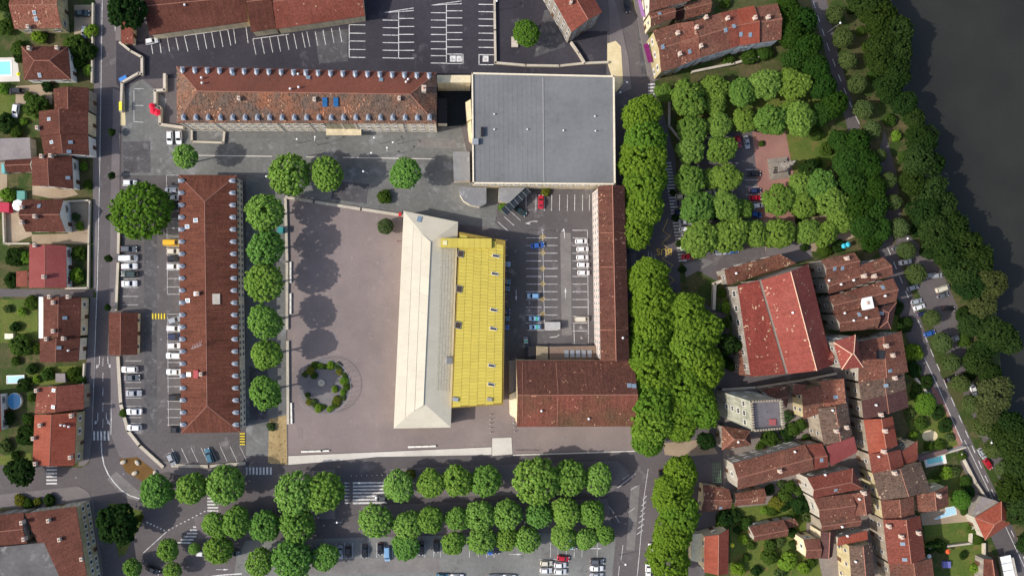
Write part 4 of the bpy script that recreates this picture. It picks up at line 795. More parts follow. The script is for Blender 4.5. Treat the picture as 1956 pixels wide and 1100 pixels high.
# top right row
hs('cream end house with purple awning in the top right row', [(1247,59),(1294,45),(1300,127),(1263,138)], 9.0, 11.2, 'gable', 'h', 'old', 'ochre', m_shutw).chim((1293,66),(1297,105)).sky((1266,90))
hs('pale speckled roof in the middle of the top right row', [(1294,45),(1324,41),(1338,110),(1301,126)], 9.2, 11.4, 'gable', 'h', 'pale', 'white', m_shut).chim((1329,55)).sky((1317,99))
hs('red-brown streaked roof right of the pale speckled one', [(1324,41),(1376,25),(1397,93),(1338,111)], 9.0, 11.2, 'gable', 'h', 'old', 'white', m_shut).chim((1347,36),(1337,90)).sky((1386,58))
hs('narrow patched red roof in the top right row', [(1376,25),(1408,18),(1413,87),(1397,93)], 9.2, 11.3, 'gable', 'h', 'red', 'white', m_shut).chim((1388,38)).sky((1402,51))
hs('bright orange roof next to last in the top right row', [(1408,18),(1440,11),(1451,82),(1413,88)], 9.4, 11.6, 'gable', 'h', 'orange', 'white', m_shut).chim((1440,37)).sky((1415,66),(1433,67))
hs('dark red gabled house at the right end of the top row', [(1443,14),(1485,7),(1492,76),(1451,82)], 8.6, 10.8, 'gable', 'h', 'old', 'white').chim((1465,36))
hs('red roof behind the purple street sign at the top edge', [(1236,-40),(1314,-42),(1318,2),(1240,23)], 8.5, 10.5, 'gable', 'h', 'old', 'stone')
hs('small roof with blue skylight above the cream end house', [(1239,25),(1288,14),(1290,35),(1243,51)], 7.8, 9.0, 'gable', 'h', 'old', 'cream').sky((1260,27))
hs('detached mottled roof behind the top right row', [(1307,8),(1357,-4),(1357,24),(1308,38)], 5.0, 6.6, 'gable', 'h', 'mottle', 'old')
hs('little garden building left of the vegetable rows', [(1290,18),(1306,14),(1308,36),(1292,42)], 3.0, 3.8, 'mono', 'h', 'dark', 'cream', name='outbuilding', cat='outbuilding')
# ---------------------------------------------------------------- church and old town
ch = B('church', 'church nave with large salmon-red tiled roof and pale ridge line', [(1454,535),(1544,504),(1590,697),(1506,714)], 14.0, 18.0, 'gable', 'v', 'church', 'grey', 'church', win=False, cap=m_ridge2)
ch.vent((1513,597))
ai = B('church_aisle', 'lower red church aisle roof left of the grey gutter', [(1409,545),(1444,536),(1495,713),(1434,719)], 11.0, 13.0, 'mono', 'v', 'aisle', 'grey', 'church', win=False)
we = inset(ai.E, .35); facade_windows(ai, we[0], we[3], 6, (6.5,), (), 1.6)
lowbox('church_gutter', 'grey stone gutter strip between the two church roofs', [(1445,536),(1453,534),(1505,712),(1496,713)], 12.8, plain('lead_gutter', s2l(132,126,118)), 'grey', 'church roof')
hs('brown and yellow mottled church porch roof above the nave', [(1379,515),(1484,486),(1522,503),(1390,545)], 6.5, 8.6, 'mono', 'h', 'mottle', 'grey', name='church_porch', cat='church').vent((1405,522))
hs('low dark lean-to chapel roof left of the church aisle', [(1412,660),(1432,655),(1436,718),(1412,716)], 5.5, 6.5, 'mono', 'v', 'old', 'grey', name='chapel', cat='chapel')
hs('bell tower with salmon hip roof beside the church', [(1592,653),(1634,639),(1649,701),(1608,706)], 17.0, 19.5, 'hip', 'h', 'church', 'grey', name='bell_tower', cat='tower', cap=m_ridge2)
hs('small gabled apse roof between church and bell tower', [(1566,672),(1588,664),(1590,697),(1572,703)], 13.0, 14.6, 'gable', 'h', 'church', 'grey', name='apse', cat='church', win=False)
hs('brown roof with white dots nearest the park, right of the church', [(1569,496),(1632,482),(1642,516),(1578,532)], 9.0, 10.8, 'gable', 'h', 'old', 'grey').sky((1594,513),(1609,512)).chim((1615,494))
hs('long speckled roof ending at the river road, right of the church', [(1574,532),(1687,491),(1706,526),(1582,562)], 9.2, 11.2, 'gable', 'h', 'old', 'grey').vent((1582,536),(1605,543),(1629,535)).chim((1648,527),(1667,527))
rt = hs('wide speckled roof with a white roof terrace', [(1581,567),(1706,531),(1712,576),(1592,600)], 9.0, 11.0, 'gable', 'h', 'old', 'grey'); rt.vent((1689,565)); rt.sky((1686,549)).chim((1682,536))
MB().box(W(1656,579,10.6), (3.0, 3.6, 1.4), R(12)).build('roof_terrace', m_wht, rt.root)
hs('speckled roof with three white roof vents below the roof terrace', [(1592,600),(1676,585),(1676,628),(1605,633)], 8.8, 10.6, 'gable', 'h', 'old', 'pale').vent((1612,598),(1629,612),(1653,607)).sky((1641,601))
hs('dark slate-brown roof at the corner by the river road', [(1677,588),(1713,577),(1702,628),(1677,629)], 7.5, 8.8, 'hip', 'v', 'dark', 'grey').sky((1683,598))
y1 = hs('large reddish-brown roof with a dark light well', [(1641,652),(1722,632),(1735,710),(1640,731)], 8.6, 10.4, 'gable', 'v', 'old', 'pale'); y1.chim((1690,660),(1702,678)).sky((1700,708)); y1.put('light_well', MB().box((0,0,.08),(2.7,2.2,.2)).mesh('light_well', [m_dark]), 1682, 677)
hs('grey-brown lichen roof in the right-hand terrace', [(1641,731),(1727,711),(1731,743),(1645,765)], 8.6, 10.0, 'gable', 'v', 'oldgrey', 'old').sky((1692,736)).chim((1706,721))
hs('dark purple-brown roof above the orange roof', [(1646,765),(1731,743),(1736,777),(1650,801)], 8.4, 9.8, 'gable', 'v', 'dark', 'old').vent((1672,773)).chim((1680,791))
hs('bright orange roof in the right-hand terrace beside the garden', [(1650,801),(1705,795),(1715,850),(1660,866)], 8.8, 10.6, 'gable', 'v', 'orange', 'old').chim((1688,822),(1686,861))
hs('red-brown roof below the bright orange terrace roof', [(1660,866),(1720,858),(1727,890),(1666,903)], 8.4, 9.8, 'gable', 'v', 'red', 'old').vent((1677,871))
hs('red angled wing roof left of the turquoise pool', [(1718,862),(1749,840),(1753,877),(1727,892)], 7.0, 8.0, 'mono', 'h', 'red', 'old')
hs('wide grey-brown lichen roof above the cream gable house', [(1667,903),(1758,882),(1778,936),(1681,955)], 8.6, 10.4, 'gable', 'v', 'oldgrey', 'ochre').chim((1706,902))
hs('mottled brown house beside the pale blue pool', [(1748,945),(1810,927),(1812,965),(1753,979)], 6.4, 8.0, 'gable', 'v', 'old', 'cream').chim((1790,945))
hs('small dark brown roof with cream gable facing the alley', [(1683,955),(1745,948),(1748,988),(1687,993)], 8.0, 9.2, 'gable', 'v', 'old', 'ochre')
hs('large red-brown roof left of the lower lawn', [(1687,992),(1758,984),(1768,1066),(1697,1076)], 8.8, 11.0, 'gable', 'v', 'red', 'old').sky((1724,1038),(1728,1068)).chim((1695,1003),(1719,1023),(1751,1016))
hs('speckled roof at the bottom edge of the right-hand terrace', [(1698,1076),(1780,1066),(1788,1130),(1706,1135)], 7.6, 9.2, 'gable', 'v', 'old', 'old')
# keep and houses west of the alley
kp = B('keep', 'tall square medieval keep with cracked grey flat roof', [(1433,766),(1490,763),(1494,816),(1437,821)], 27.0, typ='flat', roof=ground('cracked_roof', s2l(98,94,98), s2l(108,104,108), .3, 1.5, .15, stain=s2l(34,32,32), stain_at=.66), wall='tower', cat='tower', win=False, over=.02)
E = kp.E; c = kp.root.location
for i in range(4):
    p, q = E[i], E[(i+1) % 4]; d = q - p; nb = 11
    MB().box(((p + q) / 2) + Vector((0, 0, .25)), (d.length + .5, .55, .6), math.atan2(d.y, d.x)).build('parapet', WL['tower'], kp.root)
    for k in range(nb):
        m = p + d * ((k + .5) / nb); MB().box((m.x, m.y, 27.9), (d.length / nb * .55, .56, .75), math.atan2(d.y, d.x)).build('merlon', WL['old'], kp.root)
we = inset(E, .02)
for zs, nw in ((22, 3), (17.5, 1), (13, 1), (8.5, 1)): facade_windows(kp, we[0], we[3], nw, (zs,), (), 1.3)
facade_windows(kp, we[0], we[1], 2, (18, 9), (), 1.0)
X = W(1476,806,27.2); MB().box((X.x, X.y, 27.2), (1.9, 1.7, .3)).build('roof_hatch', plain('red_hatch', s2l(150,84,84)), kp.root)
hs('tiled lean-to roof behind the keep', [(1455,744),(1503,735),(1503,778),(1492,780)], 7.0, 8.4, 'gable', 'h', 'mottle', 'grey')
hs('small square brown roof right of the keep lean-to', [(1514,733),(1538,733),(1540,752),(1515,754)], 7.0, 8.0, 'mono', 'h', 'old', 'old')
hs('salmon speckled roof on the alley below the bell tower', [(1567,728),(1608,722),(1612,768),(1574,779)], 9.0, 10.2, 'mono', 'v', 'pale', 'old').sky((1596,758))
hs('ochre-walled roof between the keep garden and the alley roofs', [(1532,745),(1562,735),(1572,785),(1535,800)], 7.5, 8.8, 'mono', 'v', 'old', 'ochre')
hs('long grey-brown roof on the alley with two chimneys', [(1562,780),(1618,768),(1628,832),(1574,850)], 9.2, 10.8, 'gable', 'v', 'oldgrey', 'old').chim((1595,822),(1614,815)).vent((1589,783))
hs('flat pinkish-red roof with aerial on the alley', [(1576,850),(1628,832),(1638,863),(1588,890)], 8.6, 9.6, 'mono', 'h', 'pink', 'old')
hs('fan-shaped mottled roof below the keep', [(1379,813),(1433,822),(1435,850),(1379,859)], 6.0, 8.6, 'hip', 'h', 'mottle', 'grey').vent((1409,843))
hs('long brown mansion roof below the keep garden', [(1400,885),(1537,848),(1555,897),(1409,935)], 9.0, 11.0, 'gable', 'h', 'old', 'pale', m_shutw).vent((1517,862)).chim((1487,898))
hs('short red speckled roof at the right end of the mansion', [(1539,849),(1570,846),(1583,891),(1555,897)], 8.8, 10.2, 'gable', 'h', 'red', 'old').sky((1569,878))
hs('low mottled house beside the boulevard trees', [(1343,925),(1393,934),(1396,970),(1339,979)], 4.6, 6.4, 'gable', 'h', 'mottle', 'cream').sky((1376,968))
hs('mottled low roof with pink patch below the mansion', [(1404,942),(1460,932),(1462,961),(1403,966)], 4.8, 6.0, 'gable', 'h', 'mottle', 'old')
hs('red hipped roof with white gable in the old town centre', [(1542,912),(1629,894),(1649,933),(1553,951)], 9.0, 11.4, 'hip', 'h', 'red', 'pale', hips=(0, 1)).sky((1640,896)).vent((1575,906))
hs('dark brown roof below the red hipped roof', [(1554,951),(1627,942),(1633,983),(1566,992)], 8.6, 10.2, 'gable', 'h', 'old', 'pale', m_shut)
hs('brown roof with pale ridge on the alley corner', [(1627,943),(1662,932),(1666,978),(1635,984)], 8.8, 10.2, 'gable', 'v', 'old', 'old').vent((1640,952)).chim((1648,940))
hs('low brown roof with two white dots in the old town', [(1566,992),(1640,980),(1644,1004),(1568,1014)], 8.4, 9.6, 'gable', 'h', 'old', 'old').vent((1602,1014))
hs('narrow brown roof left of the cream gable at the bottom', [(1568,1015),(1596,1012),(1590,1062),(1569,1066)], 7.6, 8.8, 'gable', 'v', 'dark', 'cream')
hs('bright salmon terraced roof above the cream gable at the bottom', [(1598,1024),(1653,1011),(1658,1030),(1600,1042)], 8.0, 9.0, 'mono', 'h', 'orange', 'pale').vent((1617,1022))
hs('dark brown roof with white dotted wall windows near the lower gardens', [(1535,1030),(1565,1028),(1568,1066),(1539,1066)], 7.8, 9.0, 'gable', 'h', 'old', 'cream', m_shutw)
hs('mottled brown roof with cream gable at the bottom edge', [(1622,1042),(1665,1036),(1674,1125),(1628,1125)], 8.4, 10.0, 'gable', 'v', 'oldgrey', 'ochre').vent((1633,1071))
hs('red tiled barn in the lower gardens', [(1431,1006),(1496,992),(1505,1023),(1440,1034)], 4.0, 6.2, 'gable', 'h', 'old', 'pale', name='barn', cat='barn')
hs('lower red annex at the right end of the barn', [(1497,991),(1516,988),(1526,1003),(1501,1009)], 3.0, 3.8, 'mono', 'h', 'old', 'pale', name='outbuilding', cat='outbuilding')
hs('bright orange house beside the boulevard at the bottom', [(1346,1024),(1392,1010),(1391,1096),(1345,1092)], 6.5, 8.4, 'gable', 'v', 'orange', 'cream')
lowbox('terrace', 'cream terrace roof left of the bright orange house', [(1322,1020),(1344,1018),(1344,1075),(1320,1070)], 3.0, plain('cream_terrace', s2l(214,208,180)), 'cream')
hs('orange hip roof beside the river road at the lower right', [(1862,988),(1913,957),(1932,998),(1882,1031)], 5.5, 7.6, 'hip', 'h', 'orange', 'pale')
lowbox('courtyard_roof', 'grey flat roof above the hip-roofed roadside house', [(1857,980),(1877,948),(1907,957),(1862,986)], 3.4, m_fibre, 'grey')
hs('dark red roof at the bottom right corner', [(1880,1067),(1898,1063),(1917,1125),(1878,1125)], 4.5, 6.0, 'gable', 'v', 'brown', 'grey')
wp = tag(empty('white_roof', W(1925,1080)), 'white panelled garage roof by the river road, bottom right', 'garage')
for k in range(3):
    p = W(1922 + k * 3, 1068 + k * 14, 3); MB().box((p.x, p.y, 2.9), (3.3, 2.2, .12), R(12)).build('roof_panel', m_wht, wp)
MB().box(W(1925,1082,1.4), (3.1, 6.4, 2.7), R(12)).build('wall', WL['pale'], wp)
lowbox('shed', 'weathered narrow shed between the sand patch and the pool', [(1753,872),(1808,857),(1812,864),(1755,882)], 2.4, plain('weathered_boards', s2l(110,88,84)), 'old', 'shed')
# ---------------------------------------------------------------- trees and shrubs
m_bark = plain('bark', s2l(96, 84, 70), 0.95, var=0.3, scale=3)
LM = dict(plane=leafmat('leaf_plane', (0.17,0.33,0.06), (0.27,0.43,0.11)), lime=leafmat('leaf_boulevard', (0.13,0.235,0.028), (0.2,0.32,0.046), objvar=.32), park=leafmat('leaf_park', (0.135,0.235,0.044), (0.21,0.32,0.07)),
          dark=leafmat('leaf_dark', (0.022,0.05,0.014), (0.04,0.075,0.02)), green=leafmat('leaf_green', (0.026,0.066,0.012), (0.048,0.1,0.02)), linden=leafmat('leaf_linden', (0.072,0.115,0.04), (0.125,0.17,0.066)),
          bank=leafmat('leaf_bank', (0.028,0.056,0.015), (0.052,0.086,0.025), objvar=.45), willow=leafmat('leaf_willow', (0.065,0.085,0.032), (0.11,0.13,0.05)), yell=leafmat('leaf_yellow', (0.13,0.15,0.02), (0.19,0.19,0.04)), big=leafmat('leaf_big', (0.1,0.22,0.03), (0.17,0.3,0.05)), shrub=leafmat('leaf_shrub', (0.05,0.095,0.018), (0.085,0.14,0.03)))
def crown_mesh(name, mat, seed, lobes=1, spread=0.45, lobe_r=0.6, nclump=170, rc=0.11, nleaf=26, ls=0.085, flat=0.8, up=0.5, low=-0.45, rough=0.08, inner=500):
    """crown of radius 1: small leaf faces gathered in clumps over a lumpy volume"""
    g = np.random.default_rng(seed)
    if lobes == 1: L = [(np.zeros(3), 1.0)]
    else:
        L = [(np.array([0, 0, 0.1]), 0.72)]
        for k in range(lobes):
            a = 2 * math.pi * (k + g.uniform(-.3, .3)) / lobes; s = spread * g.uniform(.75, 1.15); L.append((np.array([math.cos(a) * s, math.sin(a) * s, g.uniform(-.15, .25)]), lobe_r * g.uniform(.75, 1.1)))
    P = []; Nn = []; tries = 0
    while len(P) < nclump and tries < nclump * 60:
        tries += 1; c, r = L[g.integers(len(L))]; d = g.normal(size=3); d /= np.linalg.norm(d)
        if d[2] < low: continue
        p = c + d * r * (1 + g.normal() * rough)
        if any(np.linalg.norm(p - c2) < r2 * .88 for c2, r2 in L if r2 is not r): continue
        if P and np.min(np.linalg.norm(np.array(P) - p, axis=1)) < rc * 0.85: continue
        P.append(p); Nn.append(d)
    P, Nn = np.array(P), np.array(Nn); n = len(P)
    rcs = rc * g.uniform(.7, 1.25, n)
    dd = g.normal(size=(n * nleaf, 3)); dd /= np.linalg.norm(dd, axis=1)[:, None]; NN = np.repeat(Nn, nleaf, 0); dd = dd + NN * .5; dd /= np.linalg.norm(dd, axis=1)[:, None]
    ctr = np.repeat(P, nleaf, 0) + dd * (np.repeat(rcs, nleaf) * g.uniform(.55, 1.0, n * nleaf))[:, None]
    nor = dd * .8 + NN * .35 + g.normal(size=(n * nleaf, 3)) * .22 + np.array([0, 0, up * .5])
    if inner:
        k = g.integers(len(L), size=inner); d = g.normal(size=(inner, 3)); d /= np.linalg.norm(d, axis=1)[:, None]; rr = g.uniform(.45, .85, inner)
        ic = np.array([L[i][0] for i in k]) + d * (np.array([L[i][1] for i in k]) * rr)[:, None]; ctr = np.vstack([ctr, ic]); nor = np.vstack([nor, d + g.normal(size=(inner, 3)) * .5])
    nor /= np.linalg.norm(nor, axis=1)[:, None]; m = len(ctr)
    t = g.normal(size=(m, 3)); u = np.cross(nor, t); u /= np.linalg.norm(u, axis=1)[:, None]; v = np.cross(nor, u)
    sz = ls * g.uniform(.7, 1.35, m); sz[n * nleaf:] *= 1.8
    su = u * sz[:, None]; sv = v * (sz * .62)[:, None]
    V = np.stack([ctr - su, ctr - sv * .9 + su * .1, ctr + su, ctr + sv], 1); V[:, :, 2] *= flat
    me = bpy.data.meshes.new(name); V = V.reshape(-1, 3); me.vertices.add(len(V)); me.vertices.foreach_set('co', V.ravel())
    me.loops.add(m * 4); me.loops.foreach_set('vertex_index', np.arange(m * 4)); me.polygons.add(m); me.polygons.foreach_set('loop_start', np.arange(m) * 4); me.polygons.foreach_set('loop_total', np.full(m, 4))
    me.update(); me.validate(); me.materials.append(mat); return me
def trunk_mesh(name, seed, limbs=6):
    g = random.Random(seed); mb = MB(); mb.cyl((0,0,-.05),(0,0,.5),.075,.05,8).cyl((0,0,.5),(.01,0,.8),.05,.03,8)
    for k in range(limbs):
        a = 2*math.pi*k/limbs + g.uniform(-.3,.3); z = g.uniform(.4,.6); e = (math.cos(a)*.45, math.sin(a)*.45, z + g.uniform(.2,.4)); mb.cyl((0,0,z), e, .03, .012, 5)
    return mb.mesh(name, [m_bark])
TRK = [trunk_mesh('trunk', s) for s in range(3)]
CR = dict(
 plane=[crown_mesh('crown', LM['plane'], s, nclump=430, rc=.095, nleaf=16, ls=.066, flat=.8, rough=.075) for s in range(3)] + [crown_mesh('crown', LM['plane'], 10+s, 5, .36, .66, 430, .095, 16, .066, .8, rough=.09) for s in range(3)],
 lime=[crown_mesh('crown', LM['lime'], 20+s, 7, .5, .5, 700, .075, 15, .055, .8, rough=.09) for s in range(4)],
 park=[crown_mesh('crown', LM['park'], 40+s, 6, .52, .45, 520, .085, 15, .07, .75, rough=.1, inner=250) for s in range(4)],
 dark=[crown_mesh('crown', LM['dark'], 60+s, 5, .45, .55, 260, .1, 24, .075, .85) for s in range(2)],
 green=[crown_mesh('crown', LM['green'], 70+s, 6, .45, .55, 520, .085, 15, .062, .85, rough=.1) for s in range(3)],
 linden=[crown_mesh('crown', LM['linden'], 80+s, nclump=380, rc=.1, nleaf=16, ls=.065, flat=.9, rough=.06) for s in range(3)],
 bank=[crown_mesh('crown', LM['bank'], 90+s, 7, .55, .5, 600, .08, 15, .058, .9, rough=.14) for s in range(4)],
 big=[crown_mesh('crown', LM['big'], 130, nclump=800, rc=.07, nleaf=15, ls=.048, flat=.75, rough=.07)],
 willow=[crown_mesh('crown', LM['willow'], 100+s, 7, .55, .5, 560, .08, 15, .058, .8, rough=.15) for s in range(2)],
 yell=[crown_mesh('crown', LM['yell'], 110, 4, .5, .5, 160, .13, 16, .1, .8)])
SHR = dict(plane=crown_mesh('foliage', LM['shrub'], 200, 4, .45, .55, 110, .16, 18, .12, .7, inner=120), dark=crown_mesh('foliage', LM['dark'], 201, 4, .45, .55, 110, .16, 18, .12, .7, inner=120), yell=crown_mesh('foliage', LM['yell'], 202, 4, .5, .5, 90, .17, 16, .13, .7, inner=100), linden=crown_mesh('foliage', LM['linden'], 203, 4, .5, .5, 90, .17, 16, .13, .7, inner=100), lime=crown_mesh('foliage', LM['lime'], 204, 4, .5, .5, 90, .17, 16, .13, .7, inner=100))
stem_m = MB().cyl((0,0,-.1),(.05,0,.6),.06,.03,6).cyl((0,0,.1),(.3,.1,.6),.04,.02,5).cyl((0,0,.1),(-.25,.2,.6),.04,.02,5).mesh('stem', [m_bark])
_ti = [0]
def tree(label, px, py, r, kind, group=None, h=None, name='tree', tall=1.0, cat='tree'):
    """px,py: where the crown's middle shows; r: crown radius in photograph pixels"""
    rm = r / PPM; hc = h if h else max(1.6, rm * .95 + 1.2); hc *= tall; p = W(px, py, hc + rm * .25); rm *= (H - hc) / H
    t = tag(empty(name, (p.x, p.y, 0)), label, cat, group); i = _ti[0]; _ti[0] += 1
    tr = link_mesh('trunk', TRK[i % 3], t, (0,0,0), (0,0,i * 1.7), (rm * 1.1, rm * 1.1, hc * 1.15))
    v = CR[kind]; s = rm * (.93 if kind in ('plane','big') else .82 if kind == 'linden' else {'lime': 1.18, 'park': 1.08, 'green': .92}.get(kind, .86)); rs = random.Random(i)
    link_mesh('crown', v[i % len(v)], t, (0, 0, hc), (0, 0, i * 2.399), (s * rs.uniform(.92,1.09), s * rs.uniform(.92,1.09), s * rs.uniform(.82,1.08)))
    return t
def shrub(label, px, py, r, kind='plane', group=None, name='shrub', sx=1.0, sy=1.0, rz=None, hz=.9, cat='shrub'):
    rm = r / PPM; p = W(px, py, rm * .5); t = tag(empty(name, (p.x, p.y, 0)), label, cat, group); i = _ti[0]; _ti[0] += 1
    link_mesh('stem', stem_m, t, scale=(rm, rm, rm)); link_mesh('foliage', SHR[kind], t, (0, 0, rm * .5 * hz), (0, 0, i * 2.1 if rz is None else rz), (rm * sx, rm * sy, rm * hz)); return t
def rows(fmt, pts, r, kind, group, name='tree', **k):
    n = len(pts)
    for i, p in enumerate(pts): tree(fmt.format(o=ORD[i]), p[0], p[1], p[2] if len(p) > 2 else r, kind, group, name=name, **k)
PL = 'plane_tree'
rows('round clipped plane tree between barracks and plaza, {o} from the top', [(503,405),(505,473),(502,540),(504,613),(506,680),(506,751)], 32.5, 'plane', 'clipped plane trees beside the plaza', PL, h=10.5)
rows('clipped plane tree on the lane north of the plaza, {o} from the left', [(352,298,21),(551,333,39),(623,331,30),(771,331,30)], 30, 'plane', 'clipped trees on the north lane', PL, h=8.5)
rows('clipped plane tree in the upper boulevard row, {o} from the left', [(298,940,33),(362,934,32),(428,928,34),(563,944,38),(617,942,37),(762,932,30),(822,923,29),(873,921,31),(928,920,29),(1025,920,40),(1088,914,31),(1146,915,29)], 31, 'plane', 'upper row of boulevard plane trees', PL)
rows('clipped plane tree in the middle boulevard row, {o} from the left', [(408,1005,27),(450,1001,29),(503,1007,27),(566,1004,31),(717,997,31),(777,1003,27),(823,997,29),(875,991,26),(917,987,28),(970,985,29),(1030,984,26),(1080,982,28),(1132,981,27)], 28, 'plane', 'middle row of boulevard plane trees', PL)
rows('clipped plane tree over the southern parked cars, {o} from the left', [(318,1052,22),(415,1052,25),(495,1075,26),(556,1070,36),(622,1066,27),(773,1045,27),(866,1040,25),(920,1034,26),(968,1031,22),(1008,1032,24),(1077,1025,25),(1120,1032,22),(1157,1022,21)], 24, 'plane', 'lower row of plane trees over parked cars', PL)
rows('small round tree at the bottom left car park, {o} from the left', [(251,1086,17),(328,1092,17),(370,1048,11)], 17, 'plane', 'small trees at the bottom left', PL)
rows('bright yellow-green plane tree right of the gym, {o} from the top', [(1226,218,33),(1234,262,36),(1230,306,36),(1234,350,36),(1232,395,36),(1216,440,30)], 36, 'lime', 'upper boulevard plane trees', PL, h=9)
rows('yellow-green plane tree along the brown-roofed building, {o} from the top', [(1238,530,35),(1246,575,38),(1248,622,37),(1240,668,38),(1252,712,40),(1246,760,38),(1250,805,38),(1242,840,28)], 37, 'lime', 'lower boulevard plane trees', PL, h=9)
rows('broad green plane tree left of the church garden, {o} from the top', [(1312,600,36),(1340,632,38),(1318,668,40),(1345,700,34),(1312,740,40),(1335,775,34),(1300,800,34)], 38, 'lime', 'plane trees left of the church', PL, h=9)
rows('yellow-green plane tree at the bottom of the boulevard, {o} from the top', [(1305,905,30),(1284,945,34),(1300,985,34),(1284,1025,34),(1278,1075,36)], 34, 'lime', 'bottom boulevard plane trees', PL, h=9)
rows('lobed plane tree in the top row of the park, {o} from the left', [(1271,176,17),(1314,186,32),(1366,166,26),(1368,196,22),(1418,177,26),(1465,161,28),(1519,160,28)], 28, 'park', 'park plane trees, top row', PL)
rows('lobed plane tree in the second park row, {o} from the left', [(1324,248,27),(1375,236,23),(1423,229,22),(1472,228,30),(1506,215,22),(1529,228,31)], 26, 'park', 'park plane trees, second row', PL)
rows('lobed plane tree over the top parked cars of the park, {o} from the left', [(1322,286,26),(1382,285,27),(1320,344,28),(1360,340,18),(1388,338,26)], 26, 'park', 'park plane trees over the upper cars', PL)
rows('lobed plane tree in the middle of the park car rows, {o} from the left', [(1331,397,29),(1388,392,28),(1423,400,17)], 28, 'park', 'park plane trees over the middle cars', PL)
rows('lobed plane tree in the lowest row of the park cars, {o} from the left', [(1342,455,32),(1400,448,32),(1443,446,26),(1489,444,28)], 30, 'park', 'park plane trees over the lower cars', PL)
rows('lobed plane tree on the terrace below the monument, {o} from the left', [(1487,382,28),(1531,354,22),(1534,390,24),(1546,444,23),(1571,352,27),(1579,446,23),(1590,385,29),(1606,420,24)], 26, 'park', 'plane trees on the park terrace', PL)
shrub('yellow-leaved shrub among the upper park trees', 1305, 229, 12, 'yell')
rows('round olive-green linden along the river road, {o} from the top', [(1597,26,18),(1612,72,20),(1622,115,18),(1640,160,20),(1651,208,20),(1668,247,18),(1682,297,15),(1697,345,19),(1708,385,17),(1720,435,21),(1734,478,19),(1752,523,21),(1783,607,18),(1803,654,20),(1819,693,19),(1838,733,18),(1857,772,19),(1880,815,20),(1900,858,19),(1922,897,18)], 19, 'linden', 'lindens along the river road', 'linden_tree')
rows('deep green tree in the belt beside the upper river road, {o} from the top', [(1508,18,30),(1540,40,30),(1512,62,30),(1545,85,30),(1525,110,26),(1560,125,28),(1575,165,28),(1598,195,30),(1570,215,24)], 28, 'green', 'belt of trees by the upper river road')
rows('dense green tree in the belt above the old town, {o} from the top', [(1605,268,24),(1640,270,30),(1618,310,30),(1655,315,30),(1632,350,30),(1668,360,28),(1640,392,30),(1672,400,28),(1650,432,28),(1685,440,26),(1668,462,22)], 28, 'green', 'belt of trees above the old town')
rows('dark riverbank tree on the upper bank, {o} from the top', [(1655,-5,34),(1682,30,36),(1716,58,34),(1692,78,32),(1722,92,26),(1684,115,28),(1714,138,30),(1700,165,28),(1728,196,26),(1748,225,24)], 32, 'bank', 'riverbank trees, upper bank')
rows('dark riverbank tree beside the riverside car park, {o} from the top', [(1755,258,24),(1772,272,26),(1760,305,34),(1785,312,26),(1745,345,28),(1782,365,32),(1768,405,32),(1805,390,28),(1790,440,34),(1825,430,32),(1815,478,34),(1850,470,36),(1838,515,34),(1872,500,34),(1858,548,30)], 30, 'bank', 'riverbank trees beside the car park')
rows('pale grey-green willow on the river bank, {o} from the top', [(1895,540,34),(1880,580,28),(1905,752,34),(1890,785,28)], 30, 'willow', 'willows on the river bank', 'willow_tree')
rows('olive riverbank tree on the lower bank, {o} from the top', [(1862,620,26),(1905,640,34),(1930,655,28),(1885,665,28),(1868,690,28),(1895,715,24),(1935,810,30),(1905,820,24),(1950,850,36),(1960,910,34),(1935,935,30),(1955,975,30),(1975,1040,30)], 30, 'bank', 'riverbank trees, lower bank')
shrub('bleached dry shrub leaning over the river', 1778, 256, 16, 'linden', name='shrub')
tree('large bright round tree in the western car park', 265, 401, 54, 'big', name='tree', h=8)
tree('dark round tree at the top beside the street', 241, 18, 40, 'dark', h=8); tree('dark round tree at the left street corner', 34, 902, 31, 'dark'); tree('dark spreading tree on the traffic island', 222, 1006, 44, 'dark', h=7)
tree('loose feathery tree alone on the black tarmac', 1006, 62, 25, 'big', h=6); tree('thin young tree on the plaza left of the cream hall', 736, 432, 17, 'linden', h=3); tree('very dark tree in the church garden', 1395, 658, 26, 'dark', h=6); tree('dark shrub-like tree at the foot of the keep', 1349, 842, 20, 'dark')
rows('tiny street tree in the pavement of the left street, {o} from the top', [(213,253),(213,335),(208,415),(207,494),(205,587)], 8, 'dark', 'street trees on the left', 'street_tree')
tree('round dark tree next to the monument', 1546, 328, 22, 'dark'); tree('bright green tree in the garden beside the red paved path', 1770, 772, 20, 'big'); tree('bushy green tree by the turquoise pool garden', 1838, 955, 18, 'big')
